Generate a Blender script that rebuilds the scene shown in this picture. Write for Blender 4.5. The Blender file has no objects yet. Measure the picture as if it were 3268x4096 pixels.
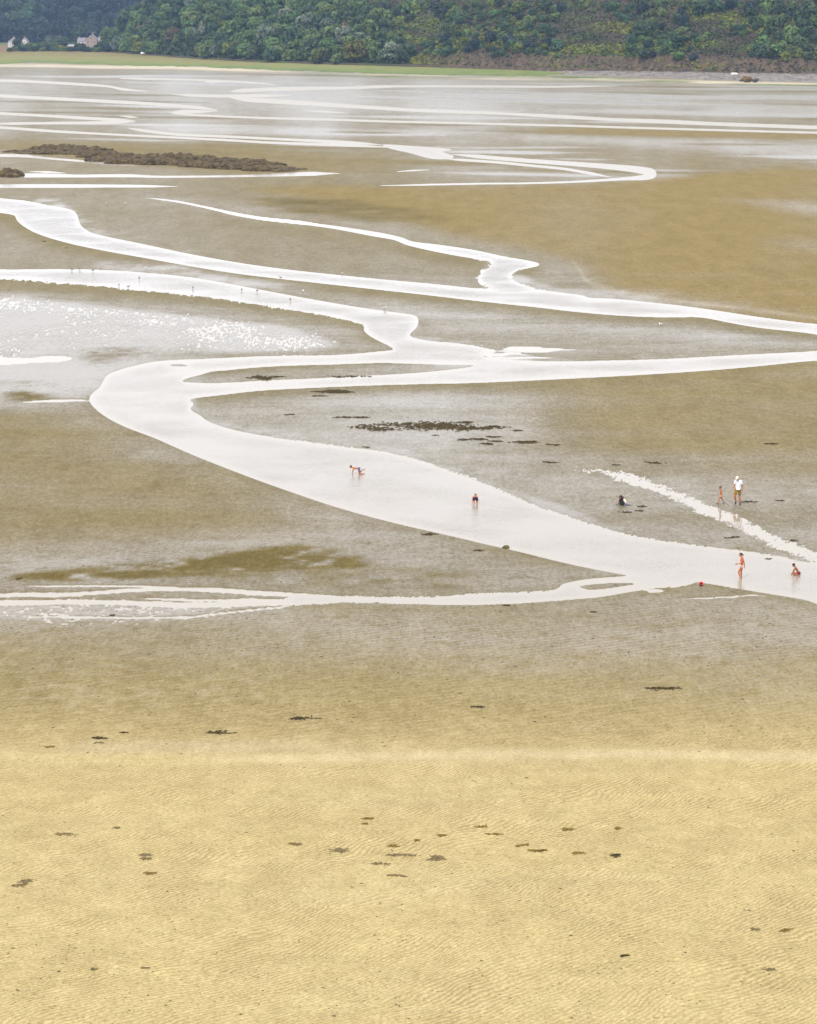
import bpy, bmesh, math, random
import numpy as np
from mathutils import Vector, Matrix

random.seed(7)
RNG = np.random.default_rng(11)
scene = bpy.context.scene
COL = scene.collection
R = math.radians

# ------------------------------------------------------------------ camera, world, sun, exposure
F_PX, CX, CY, HZ = 9000.0, 1634.0, 2048.0, 47.0      # focal length and horizon, in pixels of the 3268 x 4096 photograph
CAM_H = 29.4
PITCH = math.atan((CY - HZ) / F_PX)
cam_data = bpy.data.cameras.new('camera')
cam_data.sensor_fit = 'VERTICAL'
cam_data.sensor_height = 70.0
cam_data.lens = 70.0 * F_PX / 4096.0
cam_data.clip_start = 1.0
cam_data.clip_end = 20000.0
cam = bpy.data.objects.new('camera', cam_data)
COL.objects.link(cam)
cam.location = (0, 0, CAM_H)
cam.rotation_euler = (math.pi / 2 - PITCH, 0, 0)
scene.camera = cam

SUN_EL, SUN_AZ = R(52), R(215)                        # azimuth clockwise from +Y: behind the camera, to its left
world = bpy.data.worlds.new('World')
scene.world = world
world.use_nodes = True
wn, wl = world.node_tree.nodes, world.node_tree.links
wn.clear()
w_out = wn.new('ShaderNodeOutputWorld')
w_bg = wn.new('ShaderNodeBackground')
w_sky = wn.new('ShaderNodeTexSky')
w_sky.sky_type = 'NISHITA'
w_sky.sun_disc = False
w_sky.sun_elevation = SUN_EL
w_sky.sun_rotation = SUN_AZ
w_sky.dust_density = 2.0
w_tc = wn.new('ShaderNodeTexCoord')
w_map = wn.new('ShaderNodeMapping')
w_map.inputs['Scale'].default_value = (1.0, 1.0, 2.6)
w_noise = wn.new('ShaderNodeTexNoise')
w_noise.inputs['Scale'].default_value = 2.2
w_noise.inputs['Detail'].default_value = 5.0
w_ramp = wn.new('ShaderNodeValToRGB')                 # an even sheet of cloud with slightly greyer bellies
w_ramp.color_ramp.elements[0].position = 0.3
w_ramp.color_ramp.elements[0].color = (8.9, 8.8, 9.1, 1)
w_ramp.color_ramp.elements[1].position = 0.7
w_ramp.color_ramp.elements[1].color = (10.4, 10.3, 10.4, 1)
w_mix = wn.new('ShaderNodeMixRGB')
w_mix.inputs[0].default_value = 0.9
wl.new(w_tc.outputs['Generated'], w_map.inputs['Vector'])
wl.new(w_map.outputs['Vector'], w_noise.inputs['Vector'])
wl.new(w_noise.outputs['Fac'], w_ramp.inputs['Fac'])
wl.new(w_sky.outputs['Color'], w_mix.inputs[1])
wl.new(w_ramp.outputs['Color'], w_mix.inputs[2])
wl.new(w_mix.outputs['Color'], w_bg.inputs['Color'])
w_bg.inputs['Strength'].default_value = 0.1
wl.new(w_bg.outputs['Background'], w_out.inputs['Surface'])

sun_data = bpy.data.lights.new('sun', 'SUN')
sun_data.energy = 1.2
sun_data.angle = R(11)
sun_data.color = (1.0, 0.95, 0.87)
sun = bpy.data.objects.new('sun', sun_data)
COL.objects.link(sun)
sd = Vector((math.sin(SUN_AZ) * math.cos(SUN_EL), math.cos(SUN_AZ) * math.cos(SUN_EL), math.sin(SUN_EL)))
sun.rotation_euler = (-sd).to_track_quat('-Z', 'Y').to_euler()

scene.view_settings.view_transform = 'Standard'
scene.view_settings.look = 'None'
scene.view_settings.exposure = 0.82
scene.view_settings.gamma = 1.0
scene.view_settings.use_curve_mapping = False
scene.cycles.max_bounces = 6
scene.cycles.volume_bounces = 1
scene.cycles.transparent_max_bounces = 6
scene.render.film_transparent = False

# ------------------------------------------------------------------ helpers
def ang(py):
    return PITCH + math.atan((py - CY) / F_PX)

def at(px, py, z=0.0):
    """the point of the level z that the photograph shows at pixel (px, py)"""
    a = ang(py)
    Y = (CAM_H - z) / math.tan(a)
    depth = Y * math.cos(PITCH) + (CAM_H - z) * math.sin(PITCH)
    return Vector(((px - CX) * depth / F_PX, Y, z))

def ppm(px, py):
    """pixels per metre at a ground pixel"""
    p = at(px, py)
    return F_PX / (p.y * math.cos(PITCH) + CAM_H * math.sin(PITCH))

def to_px(X, Y, Z):
    dz = CAM_H - Z
    depth = Y * math.cos(PITCH) + dz * math.sin(PITCH)
    v = dz * math.cos(PITCH) - Y * math.sin(PITCH)
    return CX + F_PX * X / depth, CY + F_PX * v / depth

def link(o, parent=None):
    COL.objects.link(o)
    if parent is not None:
        o.parent = parent
    return o

def tag(o, label=None, cat=None, group=None, kind=None):
    if label: o['label'] = label
    if cat: o['category'] = cat
    if group: o['group'] = group
    if kind: o['kind'] = kind
    return o

def empty(name, loc, rz=0.0):
    o = bpy.data.objects.new(name, None)
    o.empty_display_size = 0.2
    o.location = loc
    o.rotation_euler = (0, 0, rz)
    return link(o)

def mesh_obj(name, me, mat, parent=None):
    o = bpy.data.objects.new(name, me)
    if mat is not None and len(me.materials) == 0:
        me.materials.append(mat)
    return link(o, parent)

def bm_obj(name, bm, mat, parent=None, smooth=True):
    me = bpy.data.meshes.new(name)
    bm.to_mesh(me)
    bm.free()
    if smooth:
        me.polygons.foreach_set('use_smooth', [True] * len(me.polygons))
    return mesh_obj(name, me, mat, parent)

def quads_mesh(name, co, quads, smooth=False):
    me = bpy.data.meshes.new(name)
    nv, nq = len(co), len(quads)
    me.vertices.add(nv)
    me.vertices.foreach_set('co', np.asarray(co, dtype=np.float32).ravel())
    me.loops.add(nq * 4)
    me.polygons.add(nq)
    me.loops.foreach_set('vertex_index', np.asarray(quads, dtype=np.int32).ravel())
    me.polygons.foreach_set('loop_start', np.arange(0, nq * 4, 4, dtype=np.int32))
    me.polygons.foreach_set('use_smooth', np.full(nq, smooth, dtype=bool))
    me.update(calc_edges=True)
    return me

def grid_quads(nr, nc):
    i = np.arange(nr * nc).reshape(nr, nc)
    return np.stack([i[:-1, :-1], i[:-1, 1:], i[1:, 1:], i[1:, :-1]], -1).reshape(-1, 4)

def add_attr(me, name, vals):
    a = me.attributes.new(name, 'FLOAT', 'POINT')
    a.data.foreach_set('value', np.asarray(vals, dtype=np.float32).ravel())

def copy_thing(o, loc=None, rz=None, scale=None, label=None):
    c = o.copy()
    COL.objects.link(c)
    if loc is not None: c.location = loc
    if rz is not None: c.rotation_euler = (0, 0, rz)
    if scale is not None: c.scale = scale
    if label: c['label'] = label
    for ch in o.children:
        d = ch.copy()
        COL.objects.link(d)
        d.parent = c
    return c

# ------------------------------------------------------------------ numpy noise
def _hash(ix, iy, seed):
    h = (ix.astype(np.int64) * 374761393 + iy.astype(np.int64) * 668265263 + seed * 982451653) & 0xFFFFFFFF
    h = ((h ^ (h >> 13)) * 1274126177) & 0xFFFFFFFF
    return ((h ^ (h >> 16)) & 0xFFFF) / 65535.0

def vnoise(x, y, seed=0):
    x = np.asarray(x, dtype=np.float64); y = np.asarray(y, dtype=np.float64)
    ix, iy = np.floor(x), np.floor(y)
    fx, fy = x - ix, y - iy
    fx = fx * fx * (3 - 2 * fx); fy = fy * fy * (3 - 2 * fy)
    a, b = _hash(ix, iy, seed), _hash(ix + 1, iy, seed)
    c, d = _hash(ix, iy + 1, seed), _hash(ix + 1, iy + 1, seed)
    return (a * (1 - fx) + b * fx) * (1 - fy) + (c * (1 - fx) + d * fx) * fy

def fbm(x, y, seed=0, octs=4, gain=0.5):
    s, amp, tot = 0.0, 1.0, 0.0
    for k in range(octs):
        s = s + amp * vnoise(np.asarray(x) * 2 ** k + 17.3 * k, np.asarray(y) * 2 ** k - 9.1 * k, seed + k)
        tot += amp
        amp *= gain
    return s / tot                                    # 0..1, mean about .5

def sstep(a, b, x):
    t = np.clip((np.asarray(x, dtype=np.float64) - a) / (b - a), 0, 1)
    return t * t * (3 - 2 * t)

# ------------------------------------------------------------------ materials
def new_mat(name):
    m = bpy.data.materials.new(name)
    m.use_nodes = True
    nt = m.node_tree
    return m, nt, nt.nodes, nt.links, nt.nodes['Principled BSDF']

def N(nodes, kind, **kw):
    n = nodes.new(kind)
    for k, v in kw.items():
        setattr(n, k, v)
    return n

def mat_plain(name, col, rough=0.8, var=0.18, scale=3.0, spec=0.3, bump=0.0):
    """one colour broken up by object-space noise"""
    m, nt, nd, lk, b = new_mat(name)
    tc = N(nd, 'ShaderNodeTexCoord')
    no = N(nd, 'ShaderNodeTexNoise')
    no.inputs['Scale'].default_value = scale
    no.inputs['Detail'].default_value = 4
    lk.new(tc.outputs['Object'], no.inputs['Vector'])
    ra = N(nd, 'ShaderNodeValToRGB')
    ra.color_ramp.elements[0].position = 0.3
    ra.color_ramp.elements[1].position = 0.7
    ra.color_ramp.elements[0].color = (*[c * (1 - var) for c in col], 1)
    ra.color_ramp.elements[1].color = (*[min(1, c * (1 + var)) for c in col], 1)
    lk.new(no.outputs['Fac'], ra.inputs['Fac'])
    lk.new(ra.outputs['Color'], b.inputs['Base Color'])
    b.inputs['Roughness'].default_value = rough
    b.inputs['Specular IOR Level'].default_value = spec
    if bump:
        bu = N(nd, 'ShaderNodeBump')
        bu.inputs['Strength'].default_value = bump
        bu.inputs['Distance'].default_value = 0.05
        lk.new(no.outputs['Fac'], bu.inputs['Height'])
        lk.new(bu.outputs['Normal'], b.inputs['Normal'])
    return m

def mat_leaf(name, dark, light, scale=0.35, hue=0.03):
    m, nt, nd, lk, b = new_mat(name)
    tc = N(nd, 'ShaderNodeTexCoord')
    oi = N(nd, 'ShaderNodeObjectInfo')
    no = N(nd, 'ShaderNodeTexNoise')
    no.inputs['Scale'].default_value = scale
    no.inputs['Detail'].default_value = 5
    lk.new(tc.outputs['Object'], no.inputs['Vector'])
    ra = N(nd, 'ShaderNodeValToRGB')
    ra.color_ramp.elements[0].position = 0.32
    ra.color_ramp.elements[1].position = 0.68
    ra.color_ramp.elements[0].color = (*dark, 1)
    ra.color_ramp.elements[1].color = (*light, 1)
    lk.new(no.outputs['Fac'], ra.inputs['Fac'])
    hs = N(nd, 'ShaderNodeHueSaturation')
    mh = N(nd, 'ShaderNodeMapRange')
    mh.inputs['To Min'].default_value = 0.5 - hue
    mh.inputs['To Max'].default_value = 0.5 + hue
    mv = N(nd, 'ShaderNodeMapRange')
    mv.inputs['To Min'].default_value = 0.7
    mv.inputs['To Max'].default_value = 1.35
    wn2 = N(nd, 'ShaderNodeTexWhiteNoise', noise_dimensions='1D')
    lk.new(oi.outputs['Random'], mh.inputs['Value'])
    lk.new(oi.outputs['Random'], wn2.inputs['W'])
    lk.new(wn2.outputs['Value'], mv.inputs['Value'])
    lk.new(mh.outputs['Result'], hs.inputs['Hue'])
    lk.new(mv.outputs['Result'], hs.inputs['Value'])
    lk.new(ra.outputs['Color'], hs.inputs['Color'])
    lk.new(hs.outputs['Color'], b.inputs['Base Color'])
    b.inputs['Roughness'].default_value = 0.75
    b.inputs['Specular IOR Level'].default_value = 0.2
    return m
# ------------------------------------------------------------------ the tidal flat: one sheet, finest where the photograph looks
inner = np.arange(-130.0, 3400.0, 4.0)
grow = np.cumsum(4.0 * 1.18 ** np.arange(1, 46))
PXC = np.concatenate([inner[0] - grow[::-1], inner, inner[-1] + grow])
rows_in = np.concatenate([np.arange(4240.0, 800.0, -4.0), np.arange(800.0, 206.0, -2.0)])
rows_near = np.array([9800, 8600, 7500, 6700, 6100, 5600, 5200, 4900, 4660, 4480, 4350, 4290], dtype=float)
rows_far = np.array([202, 196, 190, 182, 172, 160, 146, 130, 112, 95, 82, 72, 66, 62], dtype=float)
PYR = np.concatenate([rows_near, rows_in, rows_far])
NC, NR = len(PXC), len(PYR)
ROWY = np.array([(CAM_H) / math.tan(ang(p)) for p in PYR])
DEPTH = ROWY * math.cos(PITCH) + CAM_H * math.sin(PITCH)
GX = (PXC[None, :] - CX) * DEPTH[:, None] / F_PX
GY = np.repeat(ROWY[:, None], NC, 1)
QX = np.clip(PXC, -70, 3340)                          # traced marks run straight on beyond the traced width
U, V = np.meshgrid(QX, PYR)

def spline(pts, closed=False, n=6):
    P = [np.array(p, dtype=float) for p in pts]
    m, out = len(P), []
    for i in range(m if closed else m - 1):
        p0 = P[(i - 1) % m] if (closed or i > 0) else 2 * P[0] - P[1]
        p1, p2 = P[i % m], P[(i + 1) % m]
        p3 = P[(i + 2) % m] if (closed or i + 2 < m) else 2 * P[-1] - P[-2]
        for k in range(n):
            t = k / n
            out.append(0.5 * ((2 * p1) + (-p0 + p2) * t + (2 * p0 - 5 * p1 + 4 * p2 - p3) * t * t + (-p0 + 3 * p1 - 3 * p2 + p3) * t ** 3))
    if not closed:
        out.append(P[-1])
    return np.array(out)

def cover(poly, sub=3):
    """how much of each cell of the sheet lies inside the outline, 0..1"""
    out = np.zeros((NR, NC))
    P = np.asarray(poly)
    x1, y1 = P[:, 0], P[:, 1]
    x2, y2 = np.roll(x1, -1), np.roll(y1, -1)
    lo, hi = y1.min(), y1.max()
    dx = np.gradient(QX)
    dx[dx <= 0] = 4.0
    for j in range(NR):
        if PYR[j] < lo - 4 or PYR[j] > hi + 4:
            continue
        step = 4.0
        for s in range(sub):
            y = PYR[j] + (s + 0.5) / sub * step - step / 2
            hit = (y1 <= y) != (y2 <= y)
            if not hit.any():
                continue
            xs = np.sort(x1[hit] + (y - y1[hit]) / (y2[hit] - y1[hit]) * (x2[hit] - x1[hit]))
            for a, b in zip(xs[::2], xs[1::2]):
                out[j] += np.clip((np.minimum(QX + 2, b) - np.maximum(QX - 2, a)) / 4.0, 0, 1) / sub
    return np.clip(out, 0, 1)

def blur(A, rx, ry):
    def one(M, r, axis):
        r = int(round(r))
        if r < 1: return M
        k = 2 * r + 1
        for _ in range(2):
            pad = [(0, 0), (0, 0)]; pad[axis] = (r + 1, r)
            c = np.cumsum(np.pad(M, pad, mode='edge'), axis=axis)
            if axis == 0: M = (c[k:, :] - c[:-k, :]) / k
            else: M = (c[:, k:] - c[:, :-k]) / k
        return M
    return one(one(A, rx, 1), ry, 0)

def ribbon(pts, sy=1.0, soft=2.5):
    """pts: (x, y, half width). 0..1 coverage of a band along a line"""
    out = np.zeros((NR, NC))
    P = spline(pts, n=5)
    nP = len(P)
    for q in range(min(5, nP)):                       # run out to nothing at each end
        if pts[0][0] > -40: P[q, 2] = min(P[q, 2], -1.6 + (P[q, 2] + 1.6) * q / 5)
        if pts[-1][0] < 3300: P[nP - 1 - q, 2] = min(P[nP - 1 - q, 2], -1.6 + (P[nP - 1 - q, 2] + 1.6) * q / 5)
    for (ax, ay, aw), (bx, by, bw) in zip(P[:-1], P[1:]):
        w = max(aw, bw) + soft + 4
        j0, j1 = np.searchsorted(-PYR, [-(max(ay, by) + w), -(min(ay, by) - w)])
        i0, i1 = np.searchsorted(PXC, [min(ax, bx) - w, max(ax, bx) + w])
        if j1 <= j0 or i1 <= i0: continue
        u, v = U[j0:j1, i0:i1], V[j0:j1, i0:i1]
        dx, dy = bx - ax, by - ay
        L = dx * dx + dy * dy + 1e-9
        t = np.clip(((u - ax) * dx + (v - ay) * dy) / L, 0, 1)
        d = np.hypot(u - ax - t * dx, v - ay - t * dy)
        ww = aw + (bw - aw) * t
        out[j0:j1, i0:i1] = np.maximum(out[j0:j1, i0:i1], np.clip((ww - d) / soft * 0.5 + 0.5, 0, 1) * (ww > -1.5))
    return out

def K(pts):                                           # traced on the 1720 px wide view
    return [(x * 1.9, y * 1.9) for x, y in pts]

# --- outlines of the water
main_outline = K([(1745, 1272), (1692, 1262), (1600, 1247), (1520, 1233), (1440, 1222), (1340, 1213), (1260, 1200), (1180, 1183), (1100, 1163),
    (1020, 1145), (940, 1126), (860, 1108), (780, 1088), (700, 1065), (640, 1045), (560, 1017), (480, 987), (400, 955), (330, 924),
    (260, 897), (215, 872), (190, 848), (191, 832), (210, 815), (219, 799), (232, 786), (280, 771), (340, 760), (450, 755), (560, 750),
    (700, 748), (800, 740), (830, 735), (798, 718), (775, 705), (765, 692), (768, 685), (740, 676), (700, 667), (640, 657), (560, 645),
    (480, 632), (400, 622), (300, 612), (200, 602), (100, 594), (27, 588), (-40, 586), (-40, 568), (27, 568), (100, 567), (200, 568),
    (300, 574), (400, 584), (500, 601), (600, 620), (700, 638), (780, 651), (840, 659), (874, 665), (881, 676), (876, 690), (862, 704),
    (870, 711), (905, 718), (970, 724), (1020, 733), (1048, 740), (1010, 748), (1040, 755), (1150, 761), (1250, 760), (1400, 756), (1550, 748), (1692, 741),
    (1745, 738), (1745, 757), (1692, 761), (1550, 775), (1400, 786), (1200, 797), (1000, 806), (900, 808), (760, 812), (620, 818),
    (540, 823), (470, 831), (412, 838), (397, 843), (409, 850), (400, 862), (420, 874), (440, 888), (480, 902), (540, 915), (640, 930),
    (740, 943), (820, 953), (900, 975), (980, 1003), (1050, 1030), (1120, 1060), (1190, 1085), (1260, 1108), (1330, 1128), (1400, 1140),
    (1480, 1150), (1560, 1160), (1640, 1172), (1692, 1183), (1745, 1192)])
island_outline = K([(392, 797), (410, 792), (450, 783), (500, 777), (560, 772), (630, 769), (700, 767), (800, 764), (880, 766), (950, 768), (1010, 769), (960, 777), (880, 785),
    (800, 790), (700, 795), (620, 799), (560, 801), (480, 806), (410, 806), (380, 803)])
islet_outline = K([(352, 768), (372, 765), (398, 768), (415, 770), (390, 772), (365, 772)])
spit_outline = K([(300, 785), (340, 783), (390, 781), (440, 779), (470, 778), (430, 783), (380, 786), (330, 787)])
middle_outline = K([(-40, 416), (27, 420), (60, 424), (100, 432), (150, 442), (163, 455), (168, 472), (180, 483), (205, 494), (300, 514), (400, 535), (500, 553), (600, 567),
    (700, 578), (800, 588), (900, 597), (1000, 607), (1132, 620), (1220, 626), (1300, 630), (1400, 640), (1474, 649), (1600, 668), (1692, 680),
    (1745, 686), (1745, 706), (1692, 700), (1600, 690), (1540, 680), (1474, 668), (1400, 668), (1300, 664), (1200, 655), (1132, 647), (1000, 633), (900, 621), (800, 610),
    (700, 599), (600, 588), (500, 576), (400, 560), (300, 542), (200, 524), (130, 508), (80, 492), (50, 476), (35, 463), (27, 452), (-40, 440)])
upper_outline = K([(420, 436), (500, 450), (600, 463), (700, 475), (800, 490), (845, 500), (870, 509), (920, 515), (1000, 527), (1060, 540), (1112, 549), (1138, 557),
    (1110, 565), (1082, 572), (1075, 582), (1090, 594), (1120, 606), (1180, 616), (1240, 624), (1180, 625), (1110, 617), (1060, 611), (1018, 600), (1005, 586),
    (1012, 571), (1034, 558), (1030, 550), (960, 538), (900, 526), (855, 515), (830, 505), (780, 496), (700, 481), (600, 468), (500, 455)])
side_outline = [(1160, 2378), (1300, 2380), (1500, 2386), (1700, 2388), (1900, 2378), (2100, 2367), (2220, 2361), (2248, 2338), (2330, 2320), (2420, 2311),
    (2520, 2306), (2640, 2312), (2780, 2322), (2740, 2342), (2620, 2352), (2500, 2371), (2400, 2388), (2300, 2396), (2100, 2412), (1850, 2420), (1600, 2416), (1400, 2412), (1160, 2418)]
side_islet = [(2310, 2344), (2400, 2332), (2500, 2330), (2580, 2334), (2500, 2346), (2420, 2358), (2350, 2362)]
pool_outline = [(2280, 1862), (2440, 1882), (2550, 1907), (2700, 1962), (2800, 1994), (2870, 2034), (2960, 2066), (3040, 2112), (3120, 2148), (3215, 2192),
    (3345, 2230), (3345, 2275), (3215, 2238), (3150, 2208), (3080, 2182), (2980, 2136), (2900, 2092), (2830, 2064), (2750, 2028), (2650, 1984), (2570, 1956),
    (2480, 1924), (2400, 1896), (2300, 1876)]
loop_pool = [(1530, 578), (1650, 584), (1815, 598), (1765, 606), (1815, 624), (1795, 636), (1720, 634), (1640, 612), (1570, 597)]

wat = np.zeros((NR, NC))
c_main = cover(spline(main_outline, True, 4))
c_main *= 1 - cover(spline(island_outline, True, 4))
c_main *= 1 - 0.9 * cover(spline(islet_outline, True, 4))
c_main *= 1 - 0.8 * cover(spline(spit_outline, True, 4))
c_mid = cover(spline(middle_outline, True, 4))
c_up = cover(spline(upper_outline, True, 4))
c_side = cover(spline(side_outline, True, 4)) * (1 - 0.75 * cover(spline(side_islet, True, 4)))
c_pool = cover(spline(pool_outline, True, 4))
c_loop = cover(spline(loop_pool, True, 4))
wat = np.maximum.reduce([c_main, c_mid, c_up, c_side, c_loop])

thin_cov = np.zeros((NR, NC))
thin = [
    # braids of the side stream at the left
    [(-60, 2388, 6), (50, 2380, 7), (250, 2379, 8), (370, 2373, 7), (500, 2363, 7), (650, 2358, 7), (800, 2359, 8), (900, 2363, 9), (1000, 2371, 9), (1130, 2378, 9), (1300, 2384, 11)],
    [(-60, 2413, 8), (50, 2412, 9), (200, 2410, 9), (400, 2409, 8), (600, 2416, 9), (800, 2421, 10), (1000, 2413, 11), (1200, 2408, 12), (1300, 2404, 14)],
    [(50, 2346, 2.5), (200, 2345, 3), (500, 2345, 3), (700, 2352, 3.5), (780, 2357, 4)],
    [(500, 2392, 2.5), (640, 2396, 3), (800, 2402, 4), (1000, 2400, 4), (1180, 2397, 4)],
    [(50, 2466, 3), (300, 2470, 2.5), (500, 2472, 3), (750, 2470, 2.5), (850, 2458, 2.5), (1100, 2432, 2.5), (1200, 2424, 3)],
    [(2640, 2398, 1.5), (2800, 2394, 2.5), (2940, 2388, 3), (3010, 2382, 2), (3110, 2388, 2)],
    [(50, 1612, 5), (160, 1606, 4), (300, 1602, 4), (380, 1604, 3)],
    # far streams
    [(-60, 379, 5), (50, 386, 5), (300, 399, 5), (600, 415, 5), (800, 431, 5), (892, 444, 3)],
    [(892, 443, 4), (800, 446, 5), (720, 447, 6), (668, 452, 3)],
    [(668, 452, 3), (760, 459, 3), (1000, 470, 3), (1300, 478, 3), (1600, 487, 3), (2200, 501, 3), (2500, 510, 3), (3000, 524, 3), (3320, 532, 3)],
    [(-60, 450, 4), (50, 456, 4), (200, 464, 4), (350, 473, 5), (480, 480, 5), (562, 486, 4)],
    [(562, 487, 4), (450, 490, 5), (250, 492, 4), (50, 494, 4), (-60, 495, 4)],
    [(445, 460, 2), (520, 467, 3), (565, 471, 2)],
    [(-60, 506, 3), (50, 513, 4), (200, 524, 4), (400, 535, 3), (600, 545, 3), (900, 560, 3.5), (1100, 571, 4), (1400, 581, 5), (1600, 592, 6)],
    [(490, 508, 2), (560, 520, 4), (700, 537, 4), (900, 546, 4), (1100, 556, 4), (1400, 570, 5), (1560, 582, 6)],
    [(1790, 616, 5), (1900, 625, 6), (2100, 642, 7), (2300, 656, 8), (2450, 668, 10), (2560, 680, 13), (2610, 694, 15), (2580, 709, 10), (2480, 716, 5), (2300, 727, 3), (2100, 733, 2.5), (1900, 735, 2.5), (1700, 739, 2.5), (1400, 745, 2)],
    [(1770, 634, 5), (1850, 640, 4), (2000, 650, 4), (2100, 660, 4), (2250, 675, 4), (2370, 695, 5), (2470, 714, 4)],
    [(-60, 705, 2), (90, 702, 7), (200, 702, 7), (300, 704, 5), (420, 703, 5), (520, 703, 5), (600, 706, 3.5), (700, 707, 3), (900, 705, 3), (1050, 702, 4), (1150, 698, 6), (1260, 695, 7), (1390, 693, 3)],
    [(95, 686, 4), (190, 688, 3), (300, 695, 3)],
    [(-60, 745, 5), (50, 744, 6), (250, 744, 6), (450, 744, 5), (600, 745, 4), (750, 746, 2.5)],
    [(-60, 622, 4), (50, 622, 5), (110, 624, 5), (200, 634, 3), (300, 642, 3), (400, 652, 3), (480, 660, 2.5), (620, 664, 2)],
    [(1550, 690, 2.5), (1650, 682, 2), (1780, 677, 2)],
    [(540, 788, 1), (640, 797, 1.6), (720, 808, 2.2), (837, 832, 2.6), (900, 846, 3.2), (977, 862, 4), (1060, 876, 5), (1200, 890, 6), (1320, 904, 6)],
    [(905, 366, 4), (960, 363, 6), (1060, 358, 6), (1180, 355, 6), (1300, 353, 5), (1450, 350, 4), (1560, 346, 4), (1640, 343, 3)],
    [(1430, 344, 2), (1500, 346, 4), (1570, 345, 3), (1800, 345, 3), (2200, 347, 3), (2330, 345, 2.5), (2560, 343, 2)],
    [(640, 374, 2), (760, 381, 4), (900, 384, 5), (1050, 383, 5), (1190, 382, 3)],
    [(900, 389, 2), (980, 398, 7), (1080, 404, 8), (1250, 415, 7), (1500, 431, 6), (1700, 443, 5), (2000, 454, 4), (2250, 467, 6), (2450, 478, 5), (2650, 486, 7), (2900, 497, 6), (3215, 508, 6), (3330, 512, 6)],
    [(1170, 440, 2), (1300, 447, 3), (1440, 455, 2)],
    [(800, 326, 2), (850, 328, 3), (940, 330, 2)],
    [(430, 312, 2), (560, 315, 2.5), (800, 320, 2), (1000, 330, 3), (1150, 345, 3)],
    [(-60, 320, 4), (120, 326, 4), (300, 336, 4), (430, 345, 3), (500, 358, 4), (640, 368, 3)],
    [(1500, 322, 1.5), (1590, 326, 1.5)],
]
for t in thin:
    thin_cov = np.maximum(thin_cov, ribbon(t))
wat_broad = wat.copy()
wat = np.maximum(wat, thin_cov)
print('outlines done')

# --- elevation index E: 1 dry bank, 0 waterline, below 0 under water
nz_fine = fbm(GX / 0.55, GY / 1.1, 3, 4) - 0.5
nz_mid = fbm(GX / 3.0, GY / 5.0, 5, 4) - 0.5
nz_raw = RNG.uniform(-0.5, 0.5, (NR, NC))
nz_pix = blur(RNG.uniform(-0.5, 0.5, (NR, NC)), 1, 0) * 1.6     # grain at the finest scale of the sheet
nz_big = fbm(GX / 14.0, GY / 24.0, 8, 4) - 0.5
scale_far = np.clip(DEPTH / 260.0, 1, 6)[:, None]
nz_streak = fbm(GX / (16.0 * scale_far), GY / (4.5 * scale_far), 21, 5) - 0.5

wb1 = blur(wat, 1, 1)
wb_soft = blur(wat, 7, 2.5)
wb_wide = blur(wat, 26, 9)
E = 1 - 2 * blur(wat_broad, 1, 1)
wb_soft = blur(wat_broad, 7, 2.5)
# ragged margins where the sand shelves gently
rag = np.zeros((NR, NC))
def soft_region(pts, rx, ry):
    return blur(cover(spline(pts, True, 3)), rx, ry)
rag_upper_bank = soft_region(K([(560, 915), (740, 930), (900, 960), (1050, 1010), (1200, 1070), (1400, 1125), (1700, 1170), (1700, 1200), (1400, 1155), (1190, 1100), (1040, 1050), (900, 990), (740, 955), (560, 925)]), 6, 3)
rag_b = soft_region(K([(27, 580), (300, 600), (600, 640), (760, 670), (760, 700), (840, 740), (700, 690), (560, 660), (300, 630), (27, 605)]), 6, 3)
rag_u = soft_region(K([(990, 545), (1080, 545), (1100, 570), (1190, 610), (1100, 625), (1000, 610)]), 6, 3)
rag_s = soft_region([(40, 2330), (700, 2335), (1300, 2360), (2200, 2350), (2300, 2400), (1400, 2430), (700, 2490), (40, 2490)], 10, 4)
rag = np.clip(rag_upper_bank + rag_b + rag_u + rag_s, 0, 1)
E = E * (1 - rag) + rag * (1 - 2 * wb_soft + 0.8 * nz_mid + 0.5 * nz_pix + 0.7 * nz_raw + 0.4 * nz_fine)
E = np.minimum(E, 1 - 3.0 * thin_cov + 0.5 * nz_pix * (V > 1500))
# the shallow pool near the walkers: only half covered
pb = blur(c_pool, 9, 3)
pool_core = blur(c_pool, 4, 2)
pool_h = 1.03 - 1.25 * pb - 0.35 * pool_core + 0.8 * (fbm(GX / 0.40, GY / 0.9, 31, 3, 0.6) - 0.5) + 0.8 * nz_pix + 0.5 * nz_raw + 1.0 * (fbm(GX / 2.5, GY / 3.5, 33, 3) - 0.5)
E = np.where(pb > 0.02, np.minimum(E, pool_h), E)
# the flat at the left where water stands between ripples
dapple = soft_region([(-70, 1185), (300, 1205), (600, 1240), (900, 1275), (1150, 1300), (1330, 1345), (1420, 1385), (1300, 1412), (1000, 1418), (850, 1425), (640, 1420), (420, 1400), (250, 1430), (-70, 1450)], 14, 5)
dap_band = soft_region([(-70, 1195), (250, 1212), (500, 1232), (700, 1252), (900, 1275), (1150, 1318), (1300, 1370), (1120, 1400), (900, 1392), (760, 1340), (600, 1292), (350, 1250), (-70, 1228)], 16, 6)
dn = fbm(GX / 0.30, GY / 0.85, 41, 2, 0.6) - 0.5
dn2 = fbm(GX / 4.0, GY / 8.0, 43, 3) - 0.5
dap_h = 0.91 - 0.34 * dapple - 0.40 * dap_band + 0.2 * dn + 0.62 * nz_raw + 0.55 * nz_pix + 0.62 * dn2
E = np.where(dapple > 0.03, np.minimum(E, np.where(dap_h < 0.33, (dap_h - 0.33) * 0.3, 1)), E)
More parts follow.
